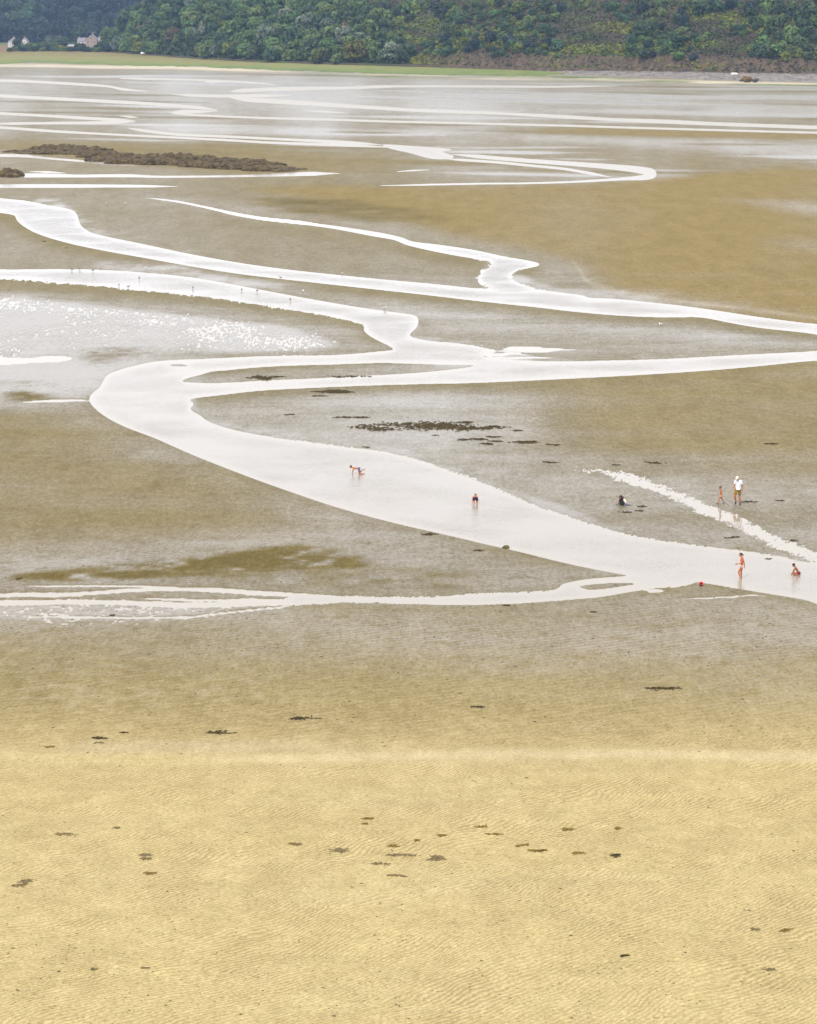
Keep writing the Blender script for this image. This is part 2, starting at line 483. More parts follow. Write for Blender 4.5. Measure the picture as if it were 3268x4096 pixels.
# mirror flats left of the bend
mir = soft_region([(-70, 1435), (200, 1425), (330, 1428), (260, 1445), (150, 1450), (-70, 1462)], 10, 3)
E = np.where(mir > 0.4, np.minimum(E, 0.5 - mir + 1.2 * nz_mid), E)
# tongue of the right arm, water lying in the ripples of its upper bank
rip = soft_region([(1700, 1385), (2050, 1380), (2350, 1395), (2500, 1420), (2300, 1440), (1950, 1440), (1780, 1420)], 16, 3)
rip_h = 0.75 - 0.75 * rip + 1.5 * (fbm(GX / 5.0, GY / 1.2, 47, 4) - 0.5)
E = np.where(rip > 0.05, np.minimum(E, rip_h), E)
# a little water between the braids of the side stream and on its lower bank
brd = soft_region([(-70, 2400), (500, 2395), (900, 2390), (1200, 2400), (1250, 2425), (1000, 2440), (700, 2490), (300, 2500), (-70, 2480)], 14, 5)
brd_h = 0.78 - 0.6 * brd + 1.0 * (fbm(GX / 0.45 + GY / 3.0, GY / 0.6, 51, 3, 0.6) - 0.5) + 0.8 * nz_pix
E = np.where(brd > 0.05, np.minimum(E, brd_h), E)
buc = soft_region([(2560, 2330), (2760, 2322), (2900, 2330), (3000, 2345), (3120, 2370), (2950, 2378), (2750, 2372), (2560, 2376)], 8, 3)
buc_h = 0.85 - 0.7 * buc + 1.3 * (fbm(GX / 3.2, GY / 1.0, 53, 4) - 0.5)
E = np.where(buc > 0.05, np.minimum(E, buc_h), E)

fadeout = sstep(212, 262, V)                          # no streams under the marsh
E = 1 - (1 - E) * fadeout
H = np.where(E > 0, 0.055 * E, 0.12 * np.maximum(E, -1))
H += np.where(E > 0.0, 1, 0) * 0.02 * sstep(0, 0.5, E) * (nz_mid + nz_big)

# gentle swells of sand and the dry beach rising towards the camera
H += 0.9 * sstep(2900, 4300, V) * 1.0
H += 0.03 * np.exp(-((V - 3035 - 12 * np.sin(U / 500.0)) / 38.0) ** 2) * sstep(300, 1100, U)

H += sstep(3000, 3300, V) * 0.03 * (nz_mid + nz_fine)
H = np.where(PYR[:, None] < 205, H * 0 + 0.05, H)

# --- what covers the sand
WET = np.interp(V, [200, 300, 330, 450, 520, 600, 740, 900, 1100, 1300, 1500, 1900, 2200, 2420, 2600, 2750, 2950, 3100, 4200],
                [.30, .5, .62, .60, .50, .42, .38, .42, .50, .62, .60, .58, .56, .64, .44, .28, .13, .06, .02])
OCH = np.interp(V, [200, 400, 520, 640, 760, 1000, 1500, 2000, 2400, 2600, 2800, 4200], [.05, .1, .25, .4, .35, .3, .2, .25, .3, .42, .4, .25])
DRY = np.interp(V, [200, 2350, 2600, 2900, 3100, 4200], [0, 0, .22, .62, .95, 1])
WEED = np.zeros((NR, NC))
GREEN = np.zeros((NR, NC))

def brush(A, pts, rx, ry, val, mode='mix'):
    s = soft_region(pts, rx, ry)
    if mode == 'mix': return A * (1 - s) + val * s
    return A + val * s

tan_field = [(1000, 752), (1700, 748), (2300, 738), (2700, 722), (3340, 700), (3340, 1290), (3000, 1262), (2700, 1222), (2480, 1165), (2360, 1090), (2300, 1050), (2050, 985), (1850, 950), (1650, 890), (1300, 800)]
OCH = brush(OCH, tan_field, 16, 5, 0.92)
WET = brush(WET, tan_field, 16, 5, 0.12)
OCH = brush(OCH, [(2200, 505), (2600, 515), (3340, 540), (3340, 560), (2600, 548), (2200, 535)], 40, 2, 0.75)
WET = brush(WET, [(2200, 508), (2600, 520), (3340, 540), (3340, 558), (2600, 545), (2200, 532)], 40, 2, 0.12)
OCH = brush(OCH, [(2500, 715), (3340, 690), (3340, 725), (2700, 740)], 30, 4, 0.95)
OCH = brush(OCH, [(-70, 560), (600, 575), (1300, 610), (1500, 640), (1500, 680), (900, 690), (-70, 600)], 30, 5, 0.55)
WET = brush(WET, [(-70, 560), (600, 575), (1300, 610), (1500, 640), (1500, 680), (900, 690), (-70, 600)], 30, 5, 0.2)
OCH = brush(OCH, [(2250, 1540), (2700, 1480), (3340, 1450), (3340, 1900), (2900, 1880), (2500, 1820), (2200, 1700)], 60, 16, 0.62)
WET = brush(WET, [(2150, 1560), (2700, 1490), (3340, 1460), (3340, 1900), (2900, 1870), (2500, 1820), (2100, 1700)], 60, 16, 0.22)
OCH = brush(OCH, [(-70, 1680), (350, 1700), (900, 1900), (1500, 2120), (1300, 2190), (600, 2230), (-70, 2260)], 40, 14, 0.5)
WET = brush(WET, [(-70, 1660), (350, 1680), (800, 1880), (1200, 2060), (900, 2120), (-70, 2180)], 40, 14, 0.24)
# silver wet tracts
for pts, rx, ry, v in [
    ([(2200, 378), (3340, 385), (3340, 398), (2200, 392)], 60, 1.5, 0.95),
    ([(1900, 372), (2300, 376), (2900, 410), (3340, 430), (3340, 470), (2600, 430), (2000, 400)], 40, 3, 0.8),
    ([(2350, 436), (2800, 445), (3340, 462), (3340, 472), (2600, 458), (2350, 448)], 40, 1.5, 0.95),
    ([(2100, 545), (2500, 550), (3340, 580), (3340, 640), (2800, 608), (2350, 575)], 40, 4, 0.75),
    ([(600, 500), (1000, 505), (1500, 520), (1900, 530), (1500, 545), (1000, 540), (700, 530)], 40, 3, 0.75),
    ([(1100, 360), (1500, 365), (2100, 430), (1800, 440), (1300, 415), (1000, 395)], 30, 4, 0.70),
    ([(2640, 670), (2700, 690), (2780, 700), (2700, 712), (2600, 715)], 20, 3, 0.8),
    ([(2850, 790), (3100, 800), (3340, 830), (3340, 865), (3100, 835), (2900, 810)], 24, 4, 0.72),
    ([(3000, 950), (3200, 965), (3340, 985), (3340, 1010), (3150, 985)], 24, 4, 0.62),
    ([(1800, 655), (2200, 690), (2440, 720), (2100, 725), (1750, 700), (1700, 690)], 24, 4, 0.5),
    ([(800, 2430), (1500, 2435), (1900, 2440), (2300, 2500), (2200, 2580), (1500, 2600), (700, 2590), (500, 2520)], 90, 22, 0.52),
    ([(800, 1560), (1400, 1570), (2000, 1590), (2150, 1720), (1900, 1850), (1500, 1790), (1000, 1720), (830, 1650)], 40, 14, 0.66),
    ([(1900, 1850), (2350, 1950), (2700, 2090), (2900, 2150), (2500, 2130), (2100, 2000)], 40, 10, 0.62),
    ([(-70, 1230), (300, 1260), (800, 1320), (700, 1420), (420, 1560), (330, 1600), (-70, 1600)], 30, 10, 0.92),
    ([(1400, 2140), (1900, 2190), (2400, 2300), (2200, 2330), (1700, 2330), (1400, 2250)], 50, 14, 0.58),
    ([(640, 790), (900, 815), (1300, 870), (1700, 950), (2000, 1020), (1600, 960), (1100, 880), (700, 815)], 30, 5, 0.72),
    ([(330, 1610), (420, 1650), (560, 1720), (480, 1720), (200, 1640)], 24, 8, 0.55),
]:
    WET = brush(WET, pts, rx, ry, v)
# the shelving upper bank of each stream is soaked, the steeper lower bank drains and dries
def lift(A, k):
    B = np.roll(A, k, axis=0)
    if k > 0: B[:k] = 0
    else: B[k:] = 0
    return B
soak = np.clip(1.45 * blur(lift(wat_broad, 9), 22, 12), 0, 1) ** 1.4 * np.clip(0.8 + 1.2 * nz_mid + 0.8 * nz_big, 0.3, 1.1)
lowbank = np.clip(1.3 * blur(lift(wat_broad, -6), 10, 5), 0, 1) * (1 - np.clip(1.2 * blur(lift(wat_broad, 8), 8, 5), 0, 1))
WET = np.maximum(WET, 0.92 * soak * sstep(640, 800, V) + 0.62 * np.clip(blur(wat, 5, 1) * 1.2, 0, 1) * (1 - sstep(640, 800, V)))
WET = WET - 0.45 * lowbank * sstep(760, 840, V) * (1 - sstep(1500, 1700, V) * 0.6)
WET = WET + (0.5 + 0.35 * (1 - sstep(700, 1000, V))) * nz_streak + 0.14 * nz_big
WET = np.maximum(WET, 0.92 * dapple + 0.25 * dap_band + 0.35 * dn2 * dapple)
WET = np.maximum(WET, 0.97 * np.clip(1.3 * blur(pb, 8, 3), 0, 1))
WET = np.maximum(WET, 0.88 * brd)
srg = np.random.default_rng(19)
for q in range(64):
    yy = srg.uniform(285, 700); xx = srg.uniform(-200, 3200)
    if 575 < yy and xx < 1300 and srg.uniform() < .4: continue
    ln = srg.uniform(300, 1300); hw_ = srg.uniform(1.0, 3.2) * (1 + (yy - 285) / 500)
    sl = srg.normal() * 0.006 + 0.016
    rb = ribbon([(xx, yy, 0.2), (xx + ln * .3, yy + ln * .3 * sl + srg.normal(), hw_), (xx + ln * .7, yy + ln * .7 * sl + srg.normal(), hw_), (xx + ln, yy + ln * sl, 0.2)], soft=4)
    WET = WET + (0.40 if srg.uniform() < .55 else -0.34) * rb
WET = np.clip(WET, 0, 1)
# films of green-brown weed
def patchy(s, seed, sx=4.0, sy=3.0, bias=0.0):
    return np.clip(s * (0.55 + bias + 2.2 * (fbm(GX / sx, GY / sy, seed, 5) - 0.5)), 0, 1)
for pts, rx, ry, v, sx in [
    ([(40, 2316), (300, 2285), (600, 2256), (900, 2226), (1080, 2198), (1260, 2192), (1420, 2226), (1480, 2266), (1300, 2276), (1000, 2290), (700, 2308), (300, 2322)], 8, 2, 1.9, 1.6),
    ([(600, 2300), (1400, 2270), (2000, 2330), (1500, 2360), (800, 2335)], 30, 6, 0.5, 1.6),
    ([(-70, 2680), (700, 2690), (1500, 2760), (1900, 2830), (1500, 2920), (800, 2880), (-70, 2880)], 60, 22, 0.42, 0.5),
    ([(1400, 2780), (2400, 2760), (2800, 2850), (2200, 2930), (1500, 2920)], 60, 18, 0.3, 0.5),
    ([(1050, 800), (1350, 800), (1500, 815), (1700, 858), (1800, 885), (1550, 880), (1300, 855), (1100, 830)], 12, 3, 1.5, 8),
    ([(1690, 875), (1760, 876), (1800, 884), (1740, 888)], 8, 2, 1.1, 6),
    ([(1800, 914), (1850, 912), (1885, 917), (1840, 921)], 6, 1.5, 1.3, 6),
    ([(40, 1565), (140, 1575), (220, 1592), (120, 1606), (40, 1602)], 10, 3, 1.2, 2.5),
    ([(50, 1528), (150, 1530), (220, 1536), (100, 1541)], 10, 1.5, 0.9, 2),
    ([(340, 1420), (400, 1390), (560, 1395), (650, 1412), (560, 1428), (430, 1445), (360, 1460)], 10, 4, 0.5, 1),
    ([(850, 1422), (1000, 1414), (1080, 1406), (1050, 1415), (900, 1428)], 10, 1.5, 1.3, 6),
    ([(560, 545), (900, 600), (1300, 640), (900, 660), (400, 600)], 60, 8, 0.3, 14),
]:
    WEED = np.maximum(WEED, v * patchy(soft_region(pts, rx, ry), int(pts[0][0]) + 77, sx, sx * 0.8))
WEED = np.maximum(WEED, 0.18 * sstep(0.62, 0.8, fbm(GX / 1.1, GY / 0.8, 91, 4)) * sstep(2050, 2300, V) * (1 - sstep(2900, 3100, V)))
WEED *= np.where(E > 0.03, 1, 0.6)
WET = np.clip(WET - 0.85 * np.clip(WEED, 0, 1), 0, 1)                  # weed holds no open film of water
for pts in [[(2080, 303), (2300, 306), (2560, 318), (2400, 316), (2150, 309)], [(2600, 322), (2800, 328), (2700, 332), (2560, 327)],
            [(2900, 336), (3200, 340), (3340, 342), (3340, 346), (2950, 342)], [(2200, 322), (2500, 330), (2600, 334), (2300, 330)],
            [(1200, 296), (1500, 303), (1900, 314), (1600, 312), (1250, 302)]]:
    GREEN = np.maximum(GREEN, patchy(soft_region(pts, 10, 1), int(pts[0][0]), 9, 9, 0.5) * 1.2)
# pale shell sand along the edge of the marsh
PALE = np.zeros((NR, NC))
for t in [[(-60, 262, 6), (100, 262, 7), (400, 268, 7), (700, 272, 7), (1000, 282, 6), (1300, 294, 4)],
          [(1200, 292, 3), (1500, 300, 3), (1700, 302, 3), (1900, 308, 2)],
          [(1900, 309, 3), (2200, 309, 5), (2500, 320, 5), (2800, 329, 6), (3000, 333, 6), (3320, 340, 6)],
          [(1300, 305, 2), (1700, 312, 2), (2100, 318, 2), (2500, 328, 3)]]:
    PALE = np.maximum(PALE, ribbon(t, soft=4) * (0.5 + 0.9 * fbm(GX / 20, GY / 30, 13, 3)))
PALE = np.clip(PALE, 0, 1)
PALE = np.maximum(PALE, 0.22 * np.exp(-((V - 3035 - 10 * np.sin(U / 500.0)) / 22.0) ** 2) * sstep(500, 1500, U))
PALE = np.maximum(PALE, 0.20 * np.exp(-((V - 2995) / 26.0) ** 2) * sstep(100, 400, U) * (1 - sstep(1000, 1700, U)))
WET *= 1 - 0.8 * PALE
# a faint ochre lip where the tan bank meets the wet sand
lip = ribbon([(2285, 1040, 5), (2320, 1085, 6), (2350, 1125, 6), (2420, 1155, 6), (2560, 1185, 6), (2750, 1210, 5), (3000, 1240, 4), (3320, 1280, 4)], soft=8)
PALE = np.maximum(PALE, 0.35 * lip)

RIP = sstep(2380, 2700, V) * 0.9 + 0.35 * sstep(1500, 2300, V) * (1 - sstep(2380, 2700, V))
SPK = np.interp(V, [1550, 1800, 2250, 2450, 2650, 2900, 2985, 3040, 3100, 3300, 4200], [0, .35, .6, .7, .72, .60, .50, .42, .42, .48, .55])
RIP *= 1 - np.clip(1.3 * np.exp(-((V - 3035 - 10 * np.sin(U / 500.0)) / 20.0) ** 2), 0, 1)

me = quads_mesh('sand', np.stack([GX, GY, H], -1).reshape(-1, 3), grid_quads(NR, NC), True)
for nme, A in (('wet', WET), ('ochre', OCH), ('dry', DRY), ('weed', WEED), ('green', GREEN), ('pale', PALE), ('ripple', RIP), ('speck', SPK)):
    add_attr(me, nme, np.clip(A, -1, 1.3))

def ground_z(px, py):
    i = int(np.argmin(np.abs(PXC - px)))
    j = int(np.argmin(np.abs(PYR - py)))
    return float(max(H[j, i], -0.02))
def sand_material():
    m, nt, nd, lk, b = new_mat('tidal_sand')
    geo = N(nd, 'ShaderNodeNewGeometry')
    P = geo.outputs['Position']
    def attr(name):
        a = N(nd, 'ShaderNodeAttribute', attribute_name=name)
        return a.outputs['Fac']
    def math_(op, a, bb, clamp=False):
        n = N(nd, 'ShaderNodeMath', operation=op, use_clamp=clamp)
        for i, v in enumerate((a, bb)):
            if isinstance(v, (int, float)): n.inputs[i].default_value = v
            else: lk.new(v, n.inputs[i])
        return n.outputs[0]
    def mix(fac, a, bb, blend='MIX'):
        n = N(nd, 'ShaderNodeMixRGB', blend_type=blend)
        for i, v in enumerate((fac, a, bb)):
            if isinstance(v, (int, float)): n.inputs[i].default_value = v
            elif isinstance(v, tuple): n.inputs[i].default_value = (*v, 1)
            else: lk.new(v, n.inputs[i])
        return n.outputs[0]
    def noise(scale, detail=4, sx=1.0, sy=1.0, rough=0.55):
        mp = N(nd, 'ShaderNodeMapping')
        mp.inputs['Scale'].default_value = (sx, sy, 1)
        lk.new(P, mp.inputs['Vector'])
        n = N(nd, 'ShaderNodeTexNoise')
        n.inputs['Scale'].default_value = scale
        n.inputs['Detail'].default_value = detail
        n.inputs['Roughness'].default_value = rough
        lk.new(mp.outputs['Vector'], n.inputs['Vector'])
        return n.outputs['Fac']
    def ramp(fac, lo, hi):
        n = N(nd, 'ShaderNodeMapRange', interpolation_type='SMOOTHSTEP')
        lk.new(fac, n.inputs['Value'])
        n.inputs['From Min'].default_value = lo
        n.inputs['From Max'].default_value = hi
        return n.outputs['Result']
    wet, och, dry, weed, green, pale, rpl, lev = [attr(n) for n in ('wet', 'ochre', 'dry', 'weed', 'green', 'pale', 'ripple', 'speck')]
    # ripple crests: a wave bent by noise
    wob = N(nd, 'ShaderNodeTexNoise'); wob.inputs['Scale'].default_value = 0.16; wob.inputs['Detail'].default_value = 2
    lk.new(P, wob.inputs['Vector'])
    wsc = N(nd, 'ShaderNodeVectorMath', operation='SCALE'); wsc.inputs['Scale'].default_value = 3.2
    lk.new(wob.outputs['Color'], wsc.inputs[0])
    wad = N(nd, 'ShaderNodeVectorMath', operation='ADD')
    lk.new(P, wad.inputs[0]); lk.new(wsc.outputs['Vector'], wad.inputs[1])
    mp = N(nd, 'ShaderNodeMapping')
    mp.inputs['Rotation'].default_value = (0, 0, R(49))
    lk.new(wad.outputs['Vector'], mp.inputs['Vector'])
    wv = N(nd, 'ShaderNodeTexWave', wave_type='BANDS', bands_direction='X', wave_profile='SIN')
    wv.inputs['Scale'].default_value = 1.75
    wv.inputs['Distortion'].default_value = 4.6
    wv.inputs['Detail'].default_value = 2.5
    wv.inputs['Detail Scale'].default_value = 1.5
    wv.inputs['Detail Roughness'].default_value = 0.6
    lk.new(mp.outputs['Vector'], wv.inputs['Vector'])
    wv2 = N(nd, 'ShaderNodeTexWave', wave_type='BANDS', bands_direction='X', wave_profile='SIN')
    wv2.inputs['Scale'].default_value = 0.72
    wv2.inputs['Distortion'].default_value = 5.0
    wv2.inputs['Detail'].default_value = 2.5
    wv2.inputs['Detail Scale'].default_value = 1.2
    mp2 = N(nd, 'ShaderNodeMapping')
    mp2.inputs['Rotation'].default_value = (0, 0, R(66))
    lk.new(P, mp2.inputs['Vector'])
    lk.new(mp2.outputs['Vector'], wv2.inputs['Vector'])
    wmix = N(nd, 'ShaderNodeMapRange')
    lk.new(dry, wmix.inputs['Value'])
    wmix.inputs['From Min'].default_value = 0.3
    wmix.inputs['From Max'].default_value = 0.9
    wmx = N(nd, 'ShaderNodeMixRGB')
    lk.new(wmix.outputs['Result'], wmx.inputs[0]); lk.new(wv2.outputs['Fac'], wmx.inputs[1]); lk.new(wv.outputs['Fac'], wmx.inputs[2])
    wave = wmx.outputs[0]
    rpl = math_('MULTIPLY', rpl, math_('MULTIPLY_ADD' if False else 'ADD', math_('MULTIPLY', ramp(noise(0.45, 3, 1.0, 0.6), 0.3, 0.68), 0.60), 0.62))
    grain = noise(9.0, 5, rough=0.7)
    mott = noise(0.9, 5, rough=0.65)
    patch = noise(4.2, 4, 1.0, 0.33, 0.75)
    far_n = noise(0.30, 4, 1.0, 0.30, 0.7)
    # colour
    c = mix(dry, (0.155, 0.139, 0.083), (0.438, 0.376, 0.192))
    oc = mix(dry, (0.196, 0.146, 0.050), (0.420, 0.325, 0.140))
    c = mix(och, c, oc)
    spn = ramp(noise(6.5, 2, 0.8, 1.0, 0.6), 0.53, 0.66)
    c = mix(math_('MULTIPLY', math_('MULTIPLY', spn, lev), 0.62), c, mix(dry, (0.105, 0.082, 0.035), (0.235, 0.165, 0.062)))
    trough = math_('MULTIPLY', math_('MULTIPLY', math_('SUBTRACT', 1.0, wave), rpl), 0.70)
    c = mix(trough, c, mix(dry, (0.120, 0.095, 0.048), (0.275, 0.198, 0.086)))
    c = mix(pale, c, (0.47, 0.42, 0.325))
    c = mix(math_('MULTIPLY', weed, 0.9, True), c, (0.105, 0.080, 0.022))
    c = mix(math_('MULTIPLY', green, 0.9, True), c, (0.085, 0.125, 0.025))
    c = mix(1.0, c, mix(ramp(grain, 0.25, 0.75), (0.76, 0.75, 0.71), (1.22, 1.22, 1.24)), 'MULTIPLY')
    c = mix(1.0, c, mix(ramp(mott, 0.3, 0.7), (0.92, 0.91, 0.89), (1.07, 1.07, 1.08)), 'MULTIPLY')
    damp = math_('SUBTRACT', 1.0, math_('MULTIPLY', dry, 0.72))
    c = mix(damp, c, mix(1.0, c, mix(ramp(patch, 0.28, 0.72), (0.84, 0.83, 0.79), (1.15, 1.15, 1.17)), 'MULTIPLY'))
    c = mix(damp, c, mix(1.0, c, mix(ramp(far_n, 0.28, 0.72), (0.90, 0.89, 0.86), (1.1, 1.1, 1.11)), 'MULTIPLY'))
    base_c = c
    # a film of water on the sand: smooth where it stands, dull where it has drained
    film = math_('ADD', wet, math_('MULTIPLY', math_('SUBTRACT', mott, 0.5), 0.30))
    film = math_('ADD', film, math_('MULTIPLY', math_('SUBTRACT', grain, 0.5), 0.7))
    film = math_('ADD', film, math_('MULTIPLY', math_('SUBTRACT', 0.5, wave), math_('MULTIPLY', rpl, 0.3)))
    film = math_('ADD', film, math_('MULTIPLY', math_('SUBTRACT', patch, 0.5), 0.50))
    film = math_('ADD', film, math_('MULTIPLY', math_('SUBTRACT', far_n, 0.5), 0.22))
    f = ramp(film, 0.0, 1.0)
    c = mix(math_('MULTIPLY', f, math_('SUBTRACT', 0.62, math_('MULTIPLY', dry, 0.5))), base_c, (0.158, 0.136, 0.112))     # soaked silt is greyer than drained sand
    lk.new(c, b.inputs['Base Color'])
    ro = N(nd, 'ShaderNodeMapRange')
    lk.new(f, ro.inputs['Value'])
    ro.inputs['To Min'].default_value = 0.95
    ro.inputs['To Max'].default_value = 0.20
    lk.new(ro.outputs['Result'], b.inputs['Roughness'])
    sp = N(nd, 'ShaderNodeMapRange')
    lk.new(f, sp.inputs['Value'])
    sp.inputs['To Min'].default_value = 0.12
    sp.inputs['To Max'].default_value = 0.5
    lk.new(sp.outputs['Result'], b.inputs['Specular IOR Level'])
    # relief
    hgt = math_('ADD', math_('MULTIPLY', wave, math_('MULTIPLY', rpl, 0.9)), math_('MULTIPLY', grain, 0.55))
    hgt = math_('ADD', hgt, math_('MULTIPLY', mott, 0.6))
    bu = N(nd, 'ShaderNodeBump')
    bu.inputs['Strength'].default_value = 0.55
    bu.inputs['Distance'].default_value = 0.03
    lk.new(hgt, bu.inputs['Height'])
    lk.new(bu.outputs['Normal'], b.inputs['Normal'])
    return m

def water_material():
    m, nt, nd, lk, b = new_mat('shallow_water')
    geo = N(nd, 'ShaderNodeNewGeometry')
    mp = N(nd, 'ShaderNodeMapping')
    mp.inputs['Scale'].default_value = (1.0, 1.6, 1)
    lk.new(geo.outputs['Position'], mp.inputs['Vector'])
    n1 = N(nd, 'ShaderNodeTexNoise'); n1.inputs['Scale'].default_value = 5.0; n1.inputs['Detail'].default_value = 3
    n2 = N(nd, 'ShaderNodeTexNoise'); n2.inputs['Scale'].default_value = 0.12; n2.inputs['Detail'].default_value = 3
    lk.new(mp.outputs['Vector'], n1.inputs['Vector'])
    lk.new(mp.outputs['Vector'], n2.inputs['Vector'])
    st = N(nd, 'ShaderNodeMapRange')
    lk.new(n2.outputs['Fac'], st.inputs['Value'])
    st.inputs['From Min'].default_value = 0.35
    st.inputs['From Max'].default_value = 0.7
    st.inputs['To Min'].default_value = 0.25
    st.inputs['To Max'].default_value = 0.65
    bu = N(nd, 'ShaderNodeBump')
    bu.inputs['Distance'].default_value = 0.05
    dp = N(nd, 'ShaderNodeAttribute', attribute_name='deep')
    sm = N(nd, 'ShaderNodeMath', operation='MULTIPLY')
    lk.new(st.outputs['Result'], sm.inputs[0]); lk.new(dp.outputs['Fac'], sm.inputs[1])
    lk.new(sm.outputs[0], bu.inputs['Strength'])
    bc = N(nd, 'ShaderNodeMixRGB')
    bc.inputs[1].default_value = (0.30, 0.268, 0.215, 1); bc.inputs[2].default_value = (0.275, 0.247, 0.207, 1)   # clear shallows over sand, deeper run
    lk.new(dp.outputs['Fac'], bc.inputs[0]); lk.new(bc.outputs['Color'], b.inputs['Base Color'])
    lk.new(n1.outputs['Fac'], bu.inputs['Height'])
    lk.new(bu.outputs['Normal'], b.inputs['Normal'])
    # the open, far reaches of the flat are ruffled by the wind
    sx = N(nd, 'ShaderNodeSeparateXYZ')
    lk.new(geo.outputs['Position'], sx.inputs[0])
    wr = N(nd, 'ShaderNodeMapRange', interpolation_type='SMOOTHSTEP')
    lk.new(sx.outputs['Y'], wr.inputs['Value'])
    wr.inputs['From Min'].default_value = 230
    wr.inputs['From Max'].default_value = 620
    wr.inputs['To Min'].default_value = 0.05
    wr.inputs['To Max'].default_value = 0.34
    lk.new(wr.outputs['Result'], b.inputs['Roughness'])
    b.inputs['IOR'].default_value = 1.42
    return m

SAND = sand_material()
WATER = water_material()
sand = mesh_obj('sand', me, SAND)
tag(sand, kind='structure')
jr = np.nonzero((PYR > 250) & (PYR < 2700))[0]
jr = np.concatenate([jr[(PYR[jr] > 800)][::3], jr[PYR[jr] <= 800][::2]])
ic = np.concatenate([np.arange(0, 45, 6), np.arange(45, NC - 45, 3), np.arange(NC - 45, NC, 6)])
deep = np.clip(1.7 * blur(wat_broad, 5, 3) - 0.75, 0, 1)
sub_ = np.ix_(jr, ic)
wm = quads_mesh('water', np.stack([GX[sub_], GY[sub_], np.zeros((len(jr), len(ic)))], -1).reshape(-1, 3), grid_quads(len(jr), len(ic)), True)
add_attr(wm, 'deep', deep[sub_])
water = mesh_obj('water', wm, WATER)
tag(water, kind='structure')
# ------------------------------------------------------------------ the far shore: marsh, banks, hills
FOOT = [(430, 203), (560, 213), (700, 223), (1000, 240), (1400, 252), (1700, 260), (2100, 272), (2500, 280), (2900, 289), (3268, 294), (3700, 300)]
foot_w = np.array([[*at(x, y, 2.0)[:2]] for x, y in FOOT])
_o = np.argsort(foot_w[:, 0])
foot_w = foot_w[_o]
def foot_Y(X):
    X = np.asarray(X, dtype=np.float64)
    y = np.interp(X, foot_w[:, 0], foot_w[:, 1])
    lo = (foot_w[1, 1] - foot_w[0, 1]) / (foot_w[1, 0] - foot_w[0, 0])
    hi = (foot_w[-1, 1] - foot_w[-2, 1]) / (foot_w[-1, 0] - foot_w[-2, 0])
    y = np.where(X < foot_w[0, 0], foot_w[0, 1] + (X - foot_w[0, 0]) * lo, y)
    return np.where(X > foot_w[-1, 0], foot_w[-1, 1] + (X - foot_w[-1, 0]) * hi * 0.6, y)

XB = at(1650, 258, 2.0).x                              # right of here the foot of the hill is a rocky bluff
def hill_z(X, Y):
    X = np.asarray(X, dtype=np.float64); Y = np.asarray(Y, dtype=np.float64)
    d = (Y - foot_Y(X)) * 0.62
    n1 = fbm(X / 38.0, Y / 60.0, 101, 4) - 0.5
    n2 = fbm(X / 9.0, Y / 14.0, 103, 4) - 0.5
    bl = sstep(XB - 25, XB + 40, X)
    bluff_h = bl * (5.5 + 5.0 * n2 + 4 * n1)
    z = 2.0 + bluff_h * sstep(0.0, 4.0 + 5 * (n2 + 0.5), d + 4 * n2)
    gully = np.abs(np.sin((X - 0.55 * d) / 17.0 + 3.0 * n1)) ** 0.6
    z = z + np.maximum(d - 3, 0) * 0.50 + np.minimum(np.maximum(d, 0) / 25.0, 1) * (9 * n1 + 4.0 * n2 + 2.6 * (gully - 0.7) * bl)
    z = np.where(z > 36, 36 + 10 * np.tanh((z - 36) / 10.0), z)
    end = sstep(-242, -165, X + 0.10 * (Y - 1640))
    z = 1.2 + (z - 1.2) * end
    z = np.where(d < -1, -1.5, z)
    return z - 5.0 * (1 - sstep(0.0, 0.10, end))

def far_z(X, Y):
    X = np.asarray(X, dtype=np.float64); Y = np.asarray(Y, dtype=np.float64)
    d = Y - (2180 + 0.35 * (X + 330))
    n1 = fbm(X / 60.0, Y / 90.0, 111, 4) - 0.5
    z = 1.0 + np.maximum(d, 0) * 0.42 + np.minimum(np.maximum(d, 0) / 60, 1) * 14 * n1
    return np.where(z > 42, 42 + 12 * np.tanh((z - 42) / 12.0), z)

def terrain(name, xs, dys, base, zf, mat):
    X = np.repeat(xs[None, :], len(dys), 0)
    Y = base(X) + dys[:, None]
    Z = zf(X, Y)
    me_ = quads_mesh(name, np.stack([X, Y, Z], -1).reshape(-1, 3), grid_quads(len(dys), len(xs)), True)
    o = mesh_obj(name, me_, mat)
    return tag(o, kind='structure'), me_, X, Y, Z

